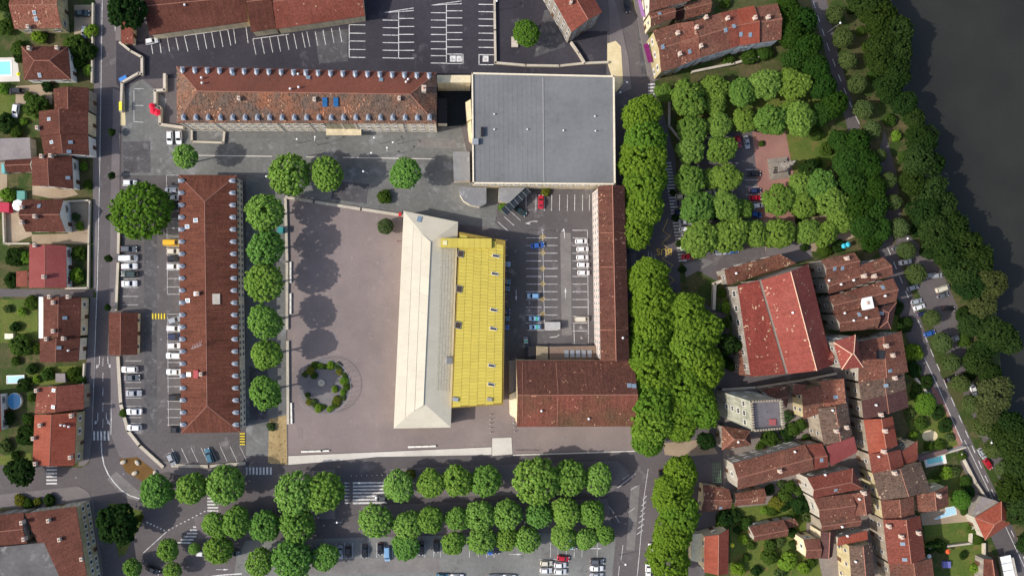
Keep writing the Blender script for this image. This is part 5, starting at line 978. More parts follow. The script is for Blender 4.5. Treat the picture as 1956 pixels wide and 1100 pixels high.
# shrubs, hedges and small garden trees
SH = [('round clipped shrub in a stone ring on the north lane',735,376,14,'plane'),('leafy shrub below the gym canopy',962,396,10,'lime'),('ivy strip against the gym wall',1042,366,9,'yell'),
 ('bushy green shrub at the top left garden',10,52,16,'plane'),('green shrub at the very top left corner',8,8,14,'dark'),('round green bush below the brown hip-roofed house',70,205,24,'plane'),('dark garden bush left of the brown terraced house',12,235,18,'dark'),('small bush at the lower left of the round green bush',30,252,13,'plane'),('long leafy bush under the cream corner house',75,70,15,'lime'),('garden bush left of the parked white car in the top left',145,88,22,'plane'),('bright shrub beside the street wall at the top left',175,60,14,'lime'),('dark shrub by the drive right of the hip-roofed house',165,100,18,'dark'),('pale shrub below the drive on the left',168,135,11,'lime'),('hedge shrub left of the hip-roofed house',35,92,14,'plane'),('green shrub under the pool deck',6,170,12,'lime'),
 ('small shrub in front of the dormered white house',160,318,9,'lime'),('round front-garden shrub of the white dormered house',167,353,9,'plane'),('leafy shrub behind the octagonal parasol',15,372,15,'lime'),('front shrub of the white-gabled brown house',152,432,9,'lime'),('brown-red shrub by the white-gabled house',145,415,8,'linden'),
 ('round front shrub of the pinkish-red house, upper',150,484,14,'plane'),('round front shrub of the pinkish-red house, lower',146,526,15,'lime'),('dark hedge mass left of the pinkish-red house',28,490,18,'dark'),('clipped bright hedge against the pinkish-red house',46,490,14,'lime'),('bush in the corner above the low red annex',22,535,14,'dark'),('green hedge block under the dark lane',60,578,14,'plane'),('small tree-like bush in the lawn below the lane',42,595,9,'lime'),('overgrown bush above the small blue pool',40,660,22,'plane'),('thick bush beside the small blue pool',45,735,14,'dark'),('green bush right of the grey garden shed',140,715,14,'plane'),('green bush left of the grey garden shed',92,715,13,'plane'),('bush left of the orange corner house',50,830,20,'dark'),('bush beside the round blue pool',12,800,14,'dark'),('round yellow bush below the left street',72,958,8,'yell'),('green bush below the left street',53,962,11,'plane'),('yellow-green bush left of the round yellow bush',38,955,11,'yell'),('dark hedge bush right of the yellow bush',95,955,12,'dark'),('small round bush in the car park hedge strip',235,789,8,'plane'),
 ('ground cover bush left of the church aisle',1410,610,14,'dark'),('square clipped shrub in the church garden',1387,588,11,'lime'),('shrub by the church garden path',1378,560,9,'plane'),('low shrub lower in the church garden',1382,618,11,'plane'),('shrub under the church garden tree',1388,690,12,'dark'),
 ('dense ivy in the keep garden',1470,835,17,'plane'),('dense ivy right of the keep',1515,820,14,'plane'),('pale bush between keep and ochre house',1503,795,11,'linden'),('ivy at the lower wall of the keep garden',1452,852,9,'plane'),
 ('ivy wall in the lower garden by the white gable',1530,965,18,'dark'),('bush left of the dark ivy wall',1500,945,14,'plane'),('yellowish bush in the middle lower garden',1483,960,14,'yell'),('small bush beneath the mottled low roof',1475,975,12,'plane'),('dark plum bush below the mottled boulevard house',1385,990,16,'dark'),('green bush above the bright orange house',1380,1002,14,'plane'),('green bush left of the barn',1425,1000,13,'plane'),('dark bush between the two garden bushes',1405,985,12,'dark'),
 ('bush below the barn by the lawn',1435,1042,8,'plane'),('leafy bush in the bottom garden, left',1410,1085,14,'lime'),('leafy bush in the bottom garden, middle',1470,1062,16,'plane'),('large bright bush in the bottom garden, right',1505,1072,19,'lime'),('bush at the cream gable near the lower gardens',1518,1040,10,'dark'),
 ('hedge bush beside the river road wall, top',1712,585,14,'dark'),('hedge bush beside the river road wall, middle',1728,620,15,'dark'),('bright bush beside the river road wall',1745,672,18,'lime'),('hedge bush by the river road, lower',1745,705,15,'dark'),('hedge bush beside the red paved path',1768,730,14,'dark'),('flowering bush beneath the dark purple roof',1738,790,10,'linden'),('garden bush above the round sand patch',1760,808,13,'plane'),('bush right of the round sand patch',1805,812,14,'dark'),('bush below the round sand patch',1775,852,10,'plane'),('bush right of the turquoise pool',1838,870,9,'plane'),('round bush under the turquoise pool',1808,903,13,'lime'),('bush against the lower garden wall by the road',1845,920,12,'plane'),('dark hedge along the lower lawn',1795,1042,13,'dark'),('bush at the left of the lower lawn',1775,1045,11,'dark'),('bush by the hip-roofed roadside house',1868,1030,11,'plane'),
 ('dark clipped bush in the park terrace, upper',1521,407,7,'dark'),('dark clipped bush in the park terrace, lower',1525,421,7,'dark'),('clipped bush on the pale park slabs',1537,473,8,'dark'),('bush at the park wall below the terrace',1575,478,14,'plane'),('bush near the blue parasols',1600,470,12,'dark'),('small round bush on the monument square',1455,275,6,'plane'),('dark planter bush on the zebra strip, upper',1290,416,7,'dark'),('dark planter bush on the zebra strip, middle',1296,465,6,'dark'),('dark planter bush on the zebra strip, lower',1304,515,7,'dark'),('dark planter bush at the top of the zebra strip',1285,368,6,'dark'),
 ('garden hedge below the top right row, left',1392,115,12,'plane'),('garden hedge below the top right row, middle',1432,108,17,'plane'),('garden hedge below the top right row, right',1460,100,16,'plane'),('vegetable bush behind the top right row',1385,5,11,'plane'),('tall grass clump on the bank near the willow',1842,650,14,'plane'),('bank bush beside the riverside cars, upper',1772,480,14,'dark'),('bank bush beside the riverside cars, middle',1838,600,14,'dark'),('bank bush beside the riverside cars, lower',1850,720,12,'dark'),
 ('green strip shrub along the upper bank path',1645,60,10,'plane'),('green strip shrub in the middle of the bank path',1700,230,12,'plane'),('green strip shrub at the lower bank path',1725,300,11,'plane'),('hedge shrub in the park slope, upper',1560,255,14,'plane'),('hedge shrub in the park slope, middle',1578,285,13,'plane'),('hedge shrub in the park slope, lower',1560,312,11,'plane'),('flower bush on the traffic island',268,990,6,'yell'),('young shrub on the dry verge',518,815,8,'linden'),('dry shrub by the middle boulevard trees',785,905,9,'yell')]
for t in SH: shrub(*t)
EXG = [('behind the mansion garden',[(1492,925),(1470,935),(1510,930),(1525,938),(1498,965),(1460,975),(1515,985),(1540,985)]),('around the barn',[(1410,1012),(1420,1030),(1470,1040),(1490,1035),(1510,1015)]),('in the bottom gardens',[(1425,1065),(1445,1090),(1535,1085),(1550,1075),(1490,1095)]),('in the keep garden',[(1485,845),(1505,838),(1530,812),(1540,838),(1498,822)]),('in the gardens beside the red path',[(1745,755),(1752,740),(1790,790),(1745,830),(1795,850),(1815,835)]),('on the lower right lawns',[(1790,915),(1825,900),(1850,940),(1842,975),(1860,1010),(1840,1060),(1862,1085)]),('in the upper left gardens',[(15,30),(35,110),(150,120),(178,95),(90,165),(45,232),(55,185)]),('in the lower left gardens',[(15,590),(30,625),(70,665),(30,690),(62,705),(70,725),(155,725),(10,850),(30,870),(52,800),(60,760)]),('along the bank path',[(1625,20),(1655,90),(1668,145),(1690,190),(1712,260),(1732,325),(1745,380),(1752,440)]),('on the church side',[(1372,585),(1400,575),(1415,640),(1398,700)])]
KS = ['plane','dark','lime','plane','linden','dark','plane']
for wh, ps in EXG:
    for i, (x, y) in enumerate(ps): shrub('leafy garden shrub %s, %s from the top' % (wh, ORD[sorted(range(len(ps)), key=lambda q: ps[q][1]).index(i)]), x, y, 8 + (i * 37 % 5), KS[(i + len(wh)) % 7], 'shrubs ' + wh)
for i in range(24):
    a = -90 + i * 15 + (i * 7 % 5)
    if 165 < a % 360 < 205: continue
    rr = 36 + (i * 13 % 9); shrub('mixed planting clump inside the round planter, %s clockwise from its top' % ORD[i], 620 + rr * math.cos(R(a)), 737 + (rr + 1) * math.sin(R(a)), 5.5 + (i * 11 % 4), ['plane','lime','linden','yell','plane','lime'][i % 6], 'planting clumps in the round planter', 'planting', cat='planting', hz=.7)
shrub('small pale shrub beside the millstone of the round planter', 600, 717, 7, 'plane'); shrub('airy shrub inside the right of the round planter', 640, 743, 7, 'lime')
# ---------------------------------------------------------------- vehicles
PAINT = {k: s2l(*v) for k, v in dict(white=(224,224,224), silver=(158,162,168), grey=(88,92,98), black=(26,27,32), navy=(36,44,78), blue=(48,90,160), pale_blue=(120,160,196), red=(176,30,48), dark_green=(34,58,58), pale_green=(184,204,164), beige=(206,200,182), yellow=(232,178,40), teal=(60,104,124)).items()}
def paintmat(k, c):
    m, n, b = newmat('car_paint_' + k, 0.5); b.inputs['Base Color'].default_value = rgb(c); b.inputs['Roughness'].default_value = 0.28; b.inputs['Coat Weight'].default_value = 0.6; b.inputs['Coat Roughness'].default_value = 0.08; return m
CP = {k: paintmat(k, c) for k, c in PAINT.items()}
m_tyre = plain('tyre', (0.02,0.02,0.02), 0.9); m_lamp = glassmat('headlight_glass', (0.6,0.6,0.6)); m_tail = glassmat('tail_light_glass', (0.35,0.02,0.02)); m_trim = plain('black_trim', (0.03,0.03,0.033), 0.6); m_cgl = glassmat('car_glass', (0.012,0.014,0.018), .05); m_rim = plain('rim', s2l(150,152,156), .35, .7)
def carmesh(L, Wd, zb, zr, base, roof, hood, kind):
    hw = Wd / 2; x0, x1 = -L/2, L/2; mb = MB()
    st = [(x0, hw*.80, zb-.25), (x0+.12, hw*.95, zb-.04), (x0+.7, hw, zb), (0, hw, zb), (base[1]-.1, hw, zb), (base[1]+.25, hw*.98, zb-.03), (x1-.45, hw*.94, hood), (x1-.12, hw*.85, hood-.12), (x1, hw*.66, hood-.25)]
    def sec(x, w, zt): return [(x,-w*.96,.24),(x,-w,.5),(x,-w,zt-.14),(x,-w+.11,zt),(x,0,zt+.03),(x,w-.11,zt),(x,w,zt-.14),(x,w,.5),(x,w*.96,.24)]
    S = [sec(*s) for s in st]
    for a, b in zip(S, S[1:]):
        for i in range(len(a) - 1): mb.poly([a[i], b[i], b[i+1], a[i+1]])
        mb.poly([a[0], a[-1], b[-1], b[0]])
    mb.poly(S[0]); mb.poly(S[-1][::-1])
    wb, wr = hw - .1, hw * .74; zb2 = zb - .01; bx0, bx1 = base; rx0, rx1 = roof
    b4 = [(bx0,-wb,zb2),(bx1,-wb*.97,zb2),(bx1,wb*.97,zb2),(bx0,wb,zb2)]; r4 = [(rx0,-wr,zr),(rx1,-wr,zr),(rx1,wr,zr),(rx0,wr,zr)]
    mb.poly(r4); [mb.poly([b4[i], b4[(i+1)%4], r4[(i+1)%4], r4[i]]) for i in range(4)]
    mb.poly([(rx0+.15,-wr*.8,zr+.03),(rx1-.15,-wr*.8,zr+.03),(rx1-.15,wr*.8,zr+.03),(rx0+.15,wr*.8,zr+.03)])
    body = mb.mesh('body', [CP['white']])
    V = lambda t: Vector(t)
    def pane(q, name, a=.1, b=.9, c=.08, d=.92):
        A, Bb, Cc, D = map(V, q); P = lambda u, v: (A*(1-u)+Bb*u)*(1-v)+(D*(1-u)+Cc*u)*v; n = (Bb-A).cross(D-A).normalized() * .015
        return MB().poly([P(c,a)+n, P(d,a)+n, P(d,b)+n, P(c,b)+n]).mesh(name, [m_cgl])
    ws = pane([b4[1],b4[2],r4[2],r4[1]], 'windscreen'); rw = pane([b4[3],b4[0],r4[0],r4[3]], 'rear_window', .25 if kind != 'van' else .45, .9)
    sides = [pane([b4[0],b4[1],r4[1],r4[0]], 'side_window', .2, .85, .1 if kind != 'van' else .62, .92), pane([b4[2],b4[3],r4[3],r4[2]], 'side_window', .2, .85, .08, .9 if kind != 'van' else .38)]
    return dict(body=body, ws=ws, rw=rw, sides=sides, L=L, hw=hw, hood=hood, zb=zb, bx1=bx1)
wheel_m = MB().cyl((0,-.11,0),(0,.11,0),.32,.32,12).mesh('wheel', [m_tyre]); rim_m = MB().cyl((0,-.125,0),(0,.125,0),.2,.2,10).mesh('rim', [m_rim])
hl_m = MB().box((0,0,0),(.3,.34,.16)).mesh('headlight', [m_lamp]); tl_m = MB().box((0,0,0),(.14,.3,.2)).mesh('tail_light', [m_tail]); mir_m = MB().box((0,0,0),(.16,.22,.14)).mesh('mirror', [m_trim]); plate_m = MB().box((0,0,0),(.04,.5,.12)).mesh('number_plate', [m_wht])
CM = dict(hatch=carmesh(4.05,1.76,.94,1.48,(-1.92,1.05),(-1.5,.3),.82,'hatch'), sedan=carmesh(4.5,1.8,.92,1.44,(-1.55,1.05),(-.95,.3),.82,'sedan'), estate=carmesh(4.6,1.8,.95,1.56,(-2.15,1.05),(-1.85,.3),.84,'estate'), van=carmesh(5.0,1.94,1.1,2.0,(-2.42,1.75),(-2.35,1.0),.95,'van'))
NAMES = dict(hatch='hatchback', sedan='saloon car', estate='estate car', van='van')
def car(label, px, py, ang, kind, colr, group=None, k=1.0, stripe_=None):
    _rc = random.Random(px * 7 + py); ang += _rc.uniform(-2.5, 2.5); px += _rc.uniform(-.8, .8); py += _rc.uniform(-.4, .4); c = CM[kind]; p = W(px, py, .7); cat = 'van' if kind == 'van' else 'car'
    t = tag(empty('parked_van' if kind == 'van' else 'parked_car', (p.x, p.y, .03), -R(ang), k), label, cat, group); pm = CP[colr]
    link_mesh('body', c['body'], t, mats=[pm]); link_mesh('windscreen', c['ws'], t); link_mesh('rear_window', c['rw'], t); [link_mesh('side_window', m, t) for m in c['sides']]
    for sx in (-.31, .31):
        for sy in (-1, 1): w = link_mesh('wheel', wheel_m, t, (c['L']*sx, sy*(c['hw']-.1), .32)); link_mesh('rim', rim_m, w)
    for sy in (-1, 1):
        link_mesh('headlight', hl_m, t, (c['L']/2-.2, sy*c['hw']*.62, c['hood']-.14), (0,0,-sy*.3)); link_mesh('tail_light', tl_m, t, (-c['L']/2+.06, sy*c['hw']*.75, c['zb']-.2)); link_mesh('mirror', mir_m, t, (c['bx1']-.35, sy*(c['hw']+.06), c['zb']+.06))
    link_mesh('number_plate', plate_m, t, (-c['L']/2-.01, 0, .55))
    if stripe_: link_mesh('roof_stripe', MB().box((0,0,0),(.5,1.3,.03)).mesh('roof_stripe', [stripe_]), t, (-.5,0,1.53))
    return t
CN = lambda s: s.replace('_', ' ')
def carrow(fmt, lst, group, k=1.0):
    for i, (x, y, a, kind, c) in enumerate(lst): car(fmt.format(c=CN(c), k=NAMES[kind], o=ORD[i]), x, y, a, kind, c, group, k)
carrow('{c} {k} parked along the street hedge, {o} from the top', [(248,350,0,'hatch','white'),(247,476,0,'estate','grey'),(246,493,0,'van','white'),(247,508.6,0,'estate','white'),(247,523.5,180,'estate','dark_green'),(248,542,0,'sedan','white'),(247,705,180,'estate','white'),(252,721,0,'sedan','grey'),(255,751,0,'sedan','silver'),(256,786,180,'sedan','white'),(257,816,180,'hatch','white')], 'cars along the street hedge', 1.12)
carrow('{c} {k} under the dormer eaves of the narrow barracks, {o} from the top', [(329,364,180,'hatch','white'),(329,378,180,'sedan','white'),(331,394,0,'hatch','dark_green'),(330,464,0,'van','yellow'),(331,480,0,'hatch','beige'),(333,494,0,'hatch','black'),(332,509,0,'hatch','white'),(334,611,-18,'hatch','silver'),(333,627,0,'estate','white'),(334,643,0,'hatch','navy'),(332,660,0,'hatch','white'),(332,679,180,'estate','white'),(332,710,180,'sedan','white'),(335,759,0,'hatch','black'),(336,820,0,'sedan','black')], 'cars along the narrow barracks', 1.1)
car('silver hatchback parked askew in the lower western bays', 327, 877, 65, 'hatch', 'silver', 'cars in the lower western bays', 1.05); car('teal estate car in the lower western bays', 399, 870, -110, 'estate', 'teal', 'cars in the lower western bays', 1.08)
car('white hatchback left of the pair by the barracks ramp', 325, 263, 90, 'hatch', 'white', 'pair of white cars by the ramp', 1.1); car('white hatchback right of the pair by the barracks ramp', 342, 263, 90, 'hatch', 'white', 'pair of white cars by the ramp', 1.1)
car('dark green saloon car in the drive of the top left house', 156, 26, 0, 'sedan', 'dark_green', k=1.1); car('silver hatchback in the drive below the dark green car', 161, 61, 100, 'hatch', 'silver'); car('black estate car on the gravel drive at the left', 29, 174, 180, 'estate', 'black', k=1.1); car('white hatchback on the grass at the left', 31, 212, 100, 'hatch', 'white', k=1.1)
car('white hatchback at the far left end of the black car park', 290, 79, -10, 'hatch', 'white')
carrow('white {k} in the right column of the east car park, {o} from the top', [(1111,461,0,'hatch','white'),(1112.6,475.7,0,'hatch','white'),(1113,492,0,'hatch','white'),(1114,506,0,'hatch','white'),(1114,521,0,'hatch','white')], 'white cars in the east car park', .95)
car('off-white van alone above the wheelchair bays', 1112, 609, 0, 'van', 'beige', k=.9); car('red saloon car parked by the gym wall', 1033, 386, -90, 'sedan', 'red'); car('dark green saloon car beside the glazed canopy', 994, 403, 35, 'sedan', 'dark_green')
car('blue car with open look at the shadow edge in the east car park', 1026, 469, -6, 'sedan', 'blue'); car('pale blue hatchback in the shade of the yellow roof', 1019, 565, 180, 'hatch', 'pale_blue')
m_gst = plain('green_stripe', s2l(60,170,120))
car('pale blue patrol car with green roof stripe, upper of two', 1022, 608, 180, 'hatch', 'pale_blue', 'patrol cars', .95, m_gst); car('pale blue patrol car with green roof stripe, lower of two', 1022, 624, 180, 'hatch', 'pale_blue', 'patrol cars', .95, m_gst); car('white patrol car with green stripe in the striped loading bay', 1004, 654, 90, 'hatch', 'silver', 'patrol cars', .9, m_gst)
carrow('{c} {k} half hidden under the yellow roof edge, {o} from the top', [(964,504,0,'hatch','pale_blue'),(963,538,0,'hatch','teal'),(963,551,0,'hatch','teal'),(962,595,0,'sedan','navy'),(962,608,0,'hatch','teal'),(961,625,0,'hatch','blue')], 'cars beside the yellow hall', .95)
carrow('{c} {k} in the left park column, {o} from the top', [(1302,376,0,'hatch','beige'),(1302,389,0,'sedan','grey'),(1299.5,405,0,'hatch','navy'),(1309,424,0,'sedan','silver'),(1310,438,0,'estate','white'),(1312,474,0,'hatch','pale_green'),(1315,490,0,'sedan','red')], 'cars in the left park column', .92)
carrow('{c} {k} between the park trees, {o} counted from the top', [(1356.5,368,0,'hatch','beige'),(1382,369,0,'hatch','white'),(1362,383,0,'hatch','white'),(1364,416,0,'sedan','dark_green'),(1389,420,0,'sedan','black')], 'cars between the park trees', .92)
car('white estate car at the lower edge of the park', 1374, 482, -5, 'estate', 'white', k=.95); car('blue saloon car at the lower edge of the park', 1398, 479, -8, 'sedan', 'blue', k=.92)
carrow('{c} {k} in the column left of the monument, {o} from the top', [(1427,272,80,'sedan','silver'),(1440,332,-3,'sedan','black'),(1443,364.5,-3,'hatch','navy'),(1443,378,-3,'hatch','red'),(1447,393,-10,'hatch','white'),(1445,410,10,'hatch','blue'),(1458,439,0,'van','white')], 'cars left of the monument', .92)
car('red car half under a tree at the top of the park', 1410, 271, 80, 'hatch', 'red', k=.9)
carrow('{c} {k} in the inner riverside row, {o} from the top', [(1715,473,-15,'hatch','grey'),(1729,500,-10,'sedan','white'),(1743,549,-15,'hatch','silver'),(1750,575.5,-12,'hatch','silver'),(1757,586,-15,'hatch','white'),(1763,599,-12,'hatch','navy'),(1776,636,-20,'hatch','blue'),(1816,723,-20,'sedan','black'),(1876,866,60,'hatch','silver'),(1887,887,55,'hatch','red')], 'cars in the inner riverside row', .9)
carrow('{c} {k} on the river side of the riverside car park, {o} from the top', [(1778,526,-5,'hatch','silver'),(1790,526,-5,'hatch','silver'),(1801,551,-20,'van','beige'),(1801,564,-20,'hatch','grey'),(1813,589,5,'hatch','black'),(1830,645,-20,'hatch','silver'),(1860,745,70,'sedan','white')], 'cars on the river side', .88)
car('black car parked on the street above the sand heap', 1197, 12, 80, 'sedan', 'black', k=.95); car('dark car under the boulevard tree at the crossroads', 1263, 908, 88, 'hatch', 'black', k=.95); car('white car under the lowest boulevard trees, upper', 1243, 1050, 88, 'sedan', 'white', k=.95); car('white car under the lowest boulevard trees, lower', 1239, 1088, 88, 'sedan', 'white', k=.95); car('dark car beside the brown-roofed building at the boulevard', 1208, 475, -25, 'hatch', 'grey', k=.9)
carrow('{c} {k} in the southern bay row, {o} from the left', [(589,1066,90,'hatch','pale_blue'),(602,1055,90,'hatch','teal'),(650.5,1054,90,'sedan','silver'),(666,1054,90,'hatch','black'),(697,1053,90,'sedan','black'),(726,1048,90,'hatch','black'),(740,1057,90,'van','pale_blue'),(805,1047,90,'sedan','black'),(834,1043,90,'hatch','black'),(936,1048,90,'hatch','blue'),(950,1046,90,'hatch','black'),(1089,1038,90,'hatch','pale_blue'),(1104,1036,90,'hatch','black')], 'cars in the southern bay row', .95)
carrow('{c} {k} in the bottom double row of bays, {o} of five', [(1075.6,1066,8,'hatch','red'),(1044,1075,0,'hatch','beige'),(1070,1079,0,'hatch','white'),(1043,1089,0,'hatch','white'),(1071,1091,0,'hatch','white')], 'cars in the bottom double row', .95)
carrow('{c} {k} in the bottom right bays, {o} from the top', [(1141,1072,0,'estate','grey'),(1140,1085,0,'sedan','white'),(1140,1098,0,'sedan','silver')], 'cars in the bottom right bays', .95)
car('white hatchback tucked under a small tree at the lower left', 386, 1057, 0, 'hatch', 'white', k=.95); car('grey hatchback right of the small tree at the lower left', 445, 1056, 0, 'hatch', 'grey', k=.95); car('black car parked diagonally at the bottom left', 293, 1088, 25, 'sedan', 'black'); car('dark car driving over the wide zebra crossing', 727, 952, 180, 'hatch', 'grey', k=.95)
carrow('{c} {k} cut by the bottom edge of the picture, {o} from the left', [(846,1100,0,'sedan','teal'),(873,1101,0,'sedan','white'),(945,1102,0,'van','white'),(972,1102,0,'sedan','white')], 'cars at the bottom edge', .95)

# ---------------------------------------------------------------- walls, fences, street furniture
def wallrun(label, pts, wd, h, mat, name='garden_wall', cat='wall', z0=0.0):
    c = W(*pts[0]); t = tag(empty(name, c), label, cat)
    for i in range(len(pts) - 1):
        a, b = W(*pts[i]), W(*pts[i+1]); m = (a + b) / 2; L = (b - a).length; rz = math.atan2(b.y - a.y, b.x - a.x)
        MB().box((m.x, m.y, z0 + h / 2), (L + wd * .5, wd, h - .002 * i), rz).build('wall_section', mat, t); MB().box((m.x, m.y, z0 + h + .04), (L + wd * .6, wd + .12, .08), rz).build('coping', m_stone, t)
m_hedgew = plain('render_wall', s2l(186,176,156), .9)
wallrun('pale low wall along the top edge of the plaza', [(547,377.5),(600,386),(690,400),(769,412)], .8, .5, m_stone)
wallrun('low dark wall beside the plaza tree row, upper part', [(546,380),(549,500),(549,628)], .7, .6, m_hedgew); wallrun('low dark wall beside the plaza tree row, lower part', [(550,652),(551,808)], .7, .6, m_hedgew)
wallrun('white wall around the tree lot beside the gym', [(944,-10),(945,60),(946,122),(1004,127),(1068,128),(1115,123),(1160,121)], .6, .9, m_stone); wallrun('short diagonal wall from the grey house corner', [(1090,84),(1104,104),(1115,122)], .5, 1.4, m_stone)
wallrun('hedge-topped wall along the western car park', [(231,372),(228,500),(224,592)], .7, .9, plain('hedge_wall', s2l(120,116,64), .9, var=.35, scale=4)); wallrun('weedy retaining wall below the gatehouse', [(227,682),(232,770),(246,822),(268,850),(312,890)], .9, .6, plain('weedy_wall', s2l(140,124,98), .95, var=.35, scale=3))
wallrun('stone edge wall below the lower western bays', [(330,888),(400,890),(468,884)], .9, .5, bpy.data.materials['weedy_wall']); wallrun('zigzag cream wall at the upper car park entrance', [(232,84),(252,100),(274,112),(274,145),(268,142),(236,160),(234,215)], .6, 1.2, m_stone)
wallrun('stone yard wall at the end of the dormered barracks', [(318,145),(318,175),(300,176),(300,205),(309,208),(309,240),(352,246)], .7, 1.6, m_stone); wallrun('sunken ramp wall in front of the dormered barracks', [(368,252),(368,272),(428,274),(430,254)], .5, .8, m_stone)
wallrun('street wall of the upper left gardens', [(181,10),(179,160)], .4, 1.3, m_hedgew); wallrun('front garden wall of the white-gabled house', [(174,384),(172,465)], .4, 1.0, m_stone); wallrun('front garden wall of the pinkish-red house', [(172,468),(171,550),(128,551)], .4, 1.0, m_hedgew); wallrun('yard wall right of the white-gabled house', [(128,386),(172,384)], .4, 1.2, m_hedgew); wallrun('yard wall behind the white-gabled house', [(10,405),(12,466),(60,466)], .4, 1.2, m_hedgew); wallrun('garden wall beside the grey garden shed', [(164,694),(162,732)], .4, 1.2, m_hedgew)
wallrun('old stone wall below the top right row', [(1320,140),(1400,124),(1470,104)], .6, 1.5, m_hedgew); wallrun('park wall under the top right row', [(1278,180),(1277,242),(1300,270),(1370,262)], .5, .8, m_hedgew); wallrun('church garden wall by the boulevard', [(1470,545),(1385,548),(1368,560),(1368,600)], .7, 1.8, m_hedgew) if False else wallrun('church garden wall by the boulevard', [(1390,530),(1362,542),(1360,590)], .8, 1.8, m_hedgew)
wallrun('pale wall behind the turquoise pool', [(1772,872),(1838,852)], .4, 1.6, m_wht); wallrun('wall between the two lower right lawns', [(1770,1045),(1850,1035),(1853,1000)], .4, 1.2, m_hedgew); wallrun('garden wall beside the red paved path', [(1740,715),(1775,760)], .5, 1.3, m_hedgew); wallrun('long wall at the edge of the lower lawn', [(1876,1035),(1876,1100)], .4, 1.2, m_hedgew); wallrun('roadside wall right of the small white drive', [(1832,865),(1860,920),(1880,950)], .4, 1.2, m_stone)
wallrun('alley wall under the church', [(1375,742),(1440,738),(1530,724),(1590,712)], .6, 2.2, WL['darkw'])
# benches
m_bench = plain('white_bench_concrete', s2l(232,228,218), .7)
def bench(label, x, y, ang, n=4, seg=13.5):
    p = W(x, y, .45); t = tag(empty('bench', (p.x, p.y, .1), -R(ang)), label, 'bench', 'white concrete benches on the plaza')
    L = seg / PPM
    sm = MB().box((0,0,.42),(L - .12,.55,.12)).mesh('seat', [m_bench]); lm = MB().box((0,0,.18),(.18,.45,.36)).mesh('leg', [m_gut])
    for k in range(n):
        xx = (k - (n - 1) / 2) * L; link_mesh('seat', sm, t, (xx, 0, 0))
        for s in (-.35, .35): link_mesh('leg', lm, t, (xx + s * L, 0, 0))
bench('white bench at the bottom left of the plaza, with a person', 602, 861.5, -2); bench('white bench at the bottom of the plaza under the cream hall', 806, 852.5, -2); bench('white bench below the round planter by the plaza wall', 556.5, 789, 89, 3); bench('white bench by the plaza wall near the third tree shadow', 555, 520, 90, 3); bench('white bench by the plaza wall near the fourth tree shadow', 555, 580, 90, 3)
# ring pergola
rp = tag(empty('ring_pergola', W(620,737)), 'thin white steel ring pergola over the round planter', 'pergola'); c = W(620,737); r0, r1 = 49.5 / PPM, 52.5 / PPM
NS = 44
for k in range(NS):
    a0, a1 = 2*math.pi*k/NS, 2*math.pi*(k+1)/NS
    if 2.45 < (a0 % (2*math.pi)) < 3.6: continue
    MB().cyl((c.x + r1*math.cos(a0), c.y + r1*math.sin(a0), 2.5), (c.x + r1*math.cos(a1), c.y + r1*math.sin(a1), 2.5), .06, .06, 6).build('ring_tube', m_metal, rp)
for k in range(20):
    a = -1.75 + k * .19; MB().cyl((c.x + r1*math.cos(a), c.y + r1*math.sin(a), .05), (c.x + r1*math.cos(a), c.y + r1*math.sin(a), 2.5), .05, .05, 6).build('post', m_metal, rp)
ms = tag(empty('millstone', W(614,731,.3)), 'round pale stone disc in the middle of the round planter', 'stone'); p = W(614,731,.3); MB().cyl((p.x,p.y,.08),(p.x,p.y,.45),1.15,1.1,20).build('disc', m_stone, ms); MB().cyl((p.x,p.y,.4),(p.x,p.y,.52),.3,.3,10).build('hub', m_gut, ms)
# bollards and bike racks
bol = MB().cyl((0,0,0),(0,0,.9),.11,.11,8).mesh('post', [m_dark]); bolc = MB().ball((0,0,.95),.14,8,5).mesh('cap', [m_wht])
def bollard(label, x, y, group): t = tag(empty('bollard', W(x, y)), label, 'bollard', group); link_mesh('post', bol, t); link_mesh('cap', bolc, t)
for i, y in enumerate((791,800,808,816.5,825)): bollard('bollard in the line under the yellow hall, %s from the top' % ORD[i], 936, y, 'bollards under the yellow hall')
for i, y in enumerate((806,815,823)): bollard('bollard beside the brown hall gable, %s from the top' % ORD[i], 980 + i, y, 'bollards beside the brown hall')
for i in range(8): bollard('bollard above the wide zebra crossing, %s from the left' % ORD[i], 672 + i * 9.8, 907 - i * .3, 'bollards at the wide zebra')
for i in range(7):
    p = W(987 + i * 6.7, 859); t = tag(empty('bike_rack', (p.x, p.y, .1)), 'steel bike hoop in the row right of the pale pad, %s from the left' % ORD[i], 'bike rack', 'bike hoops'); m = MB()
    for k in range(8): a, b = math.pi*k/8, math.pi*(k+1)/8; m.cyl((.4*math.cos(a), 0, .4+.4*math.sin(a)), (.4*math.cos(b), 0, .4+.4*math.sin(b)), .04, .04, 6)
    m.cyl((.4,0,0),(.4,0,.4),.04,.04,6).cyl((-.4,0,0),(-.4,0,.4),.04,.04,6); link_mesh('hoop', m.mesh('hoop', [m_dark]), t)
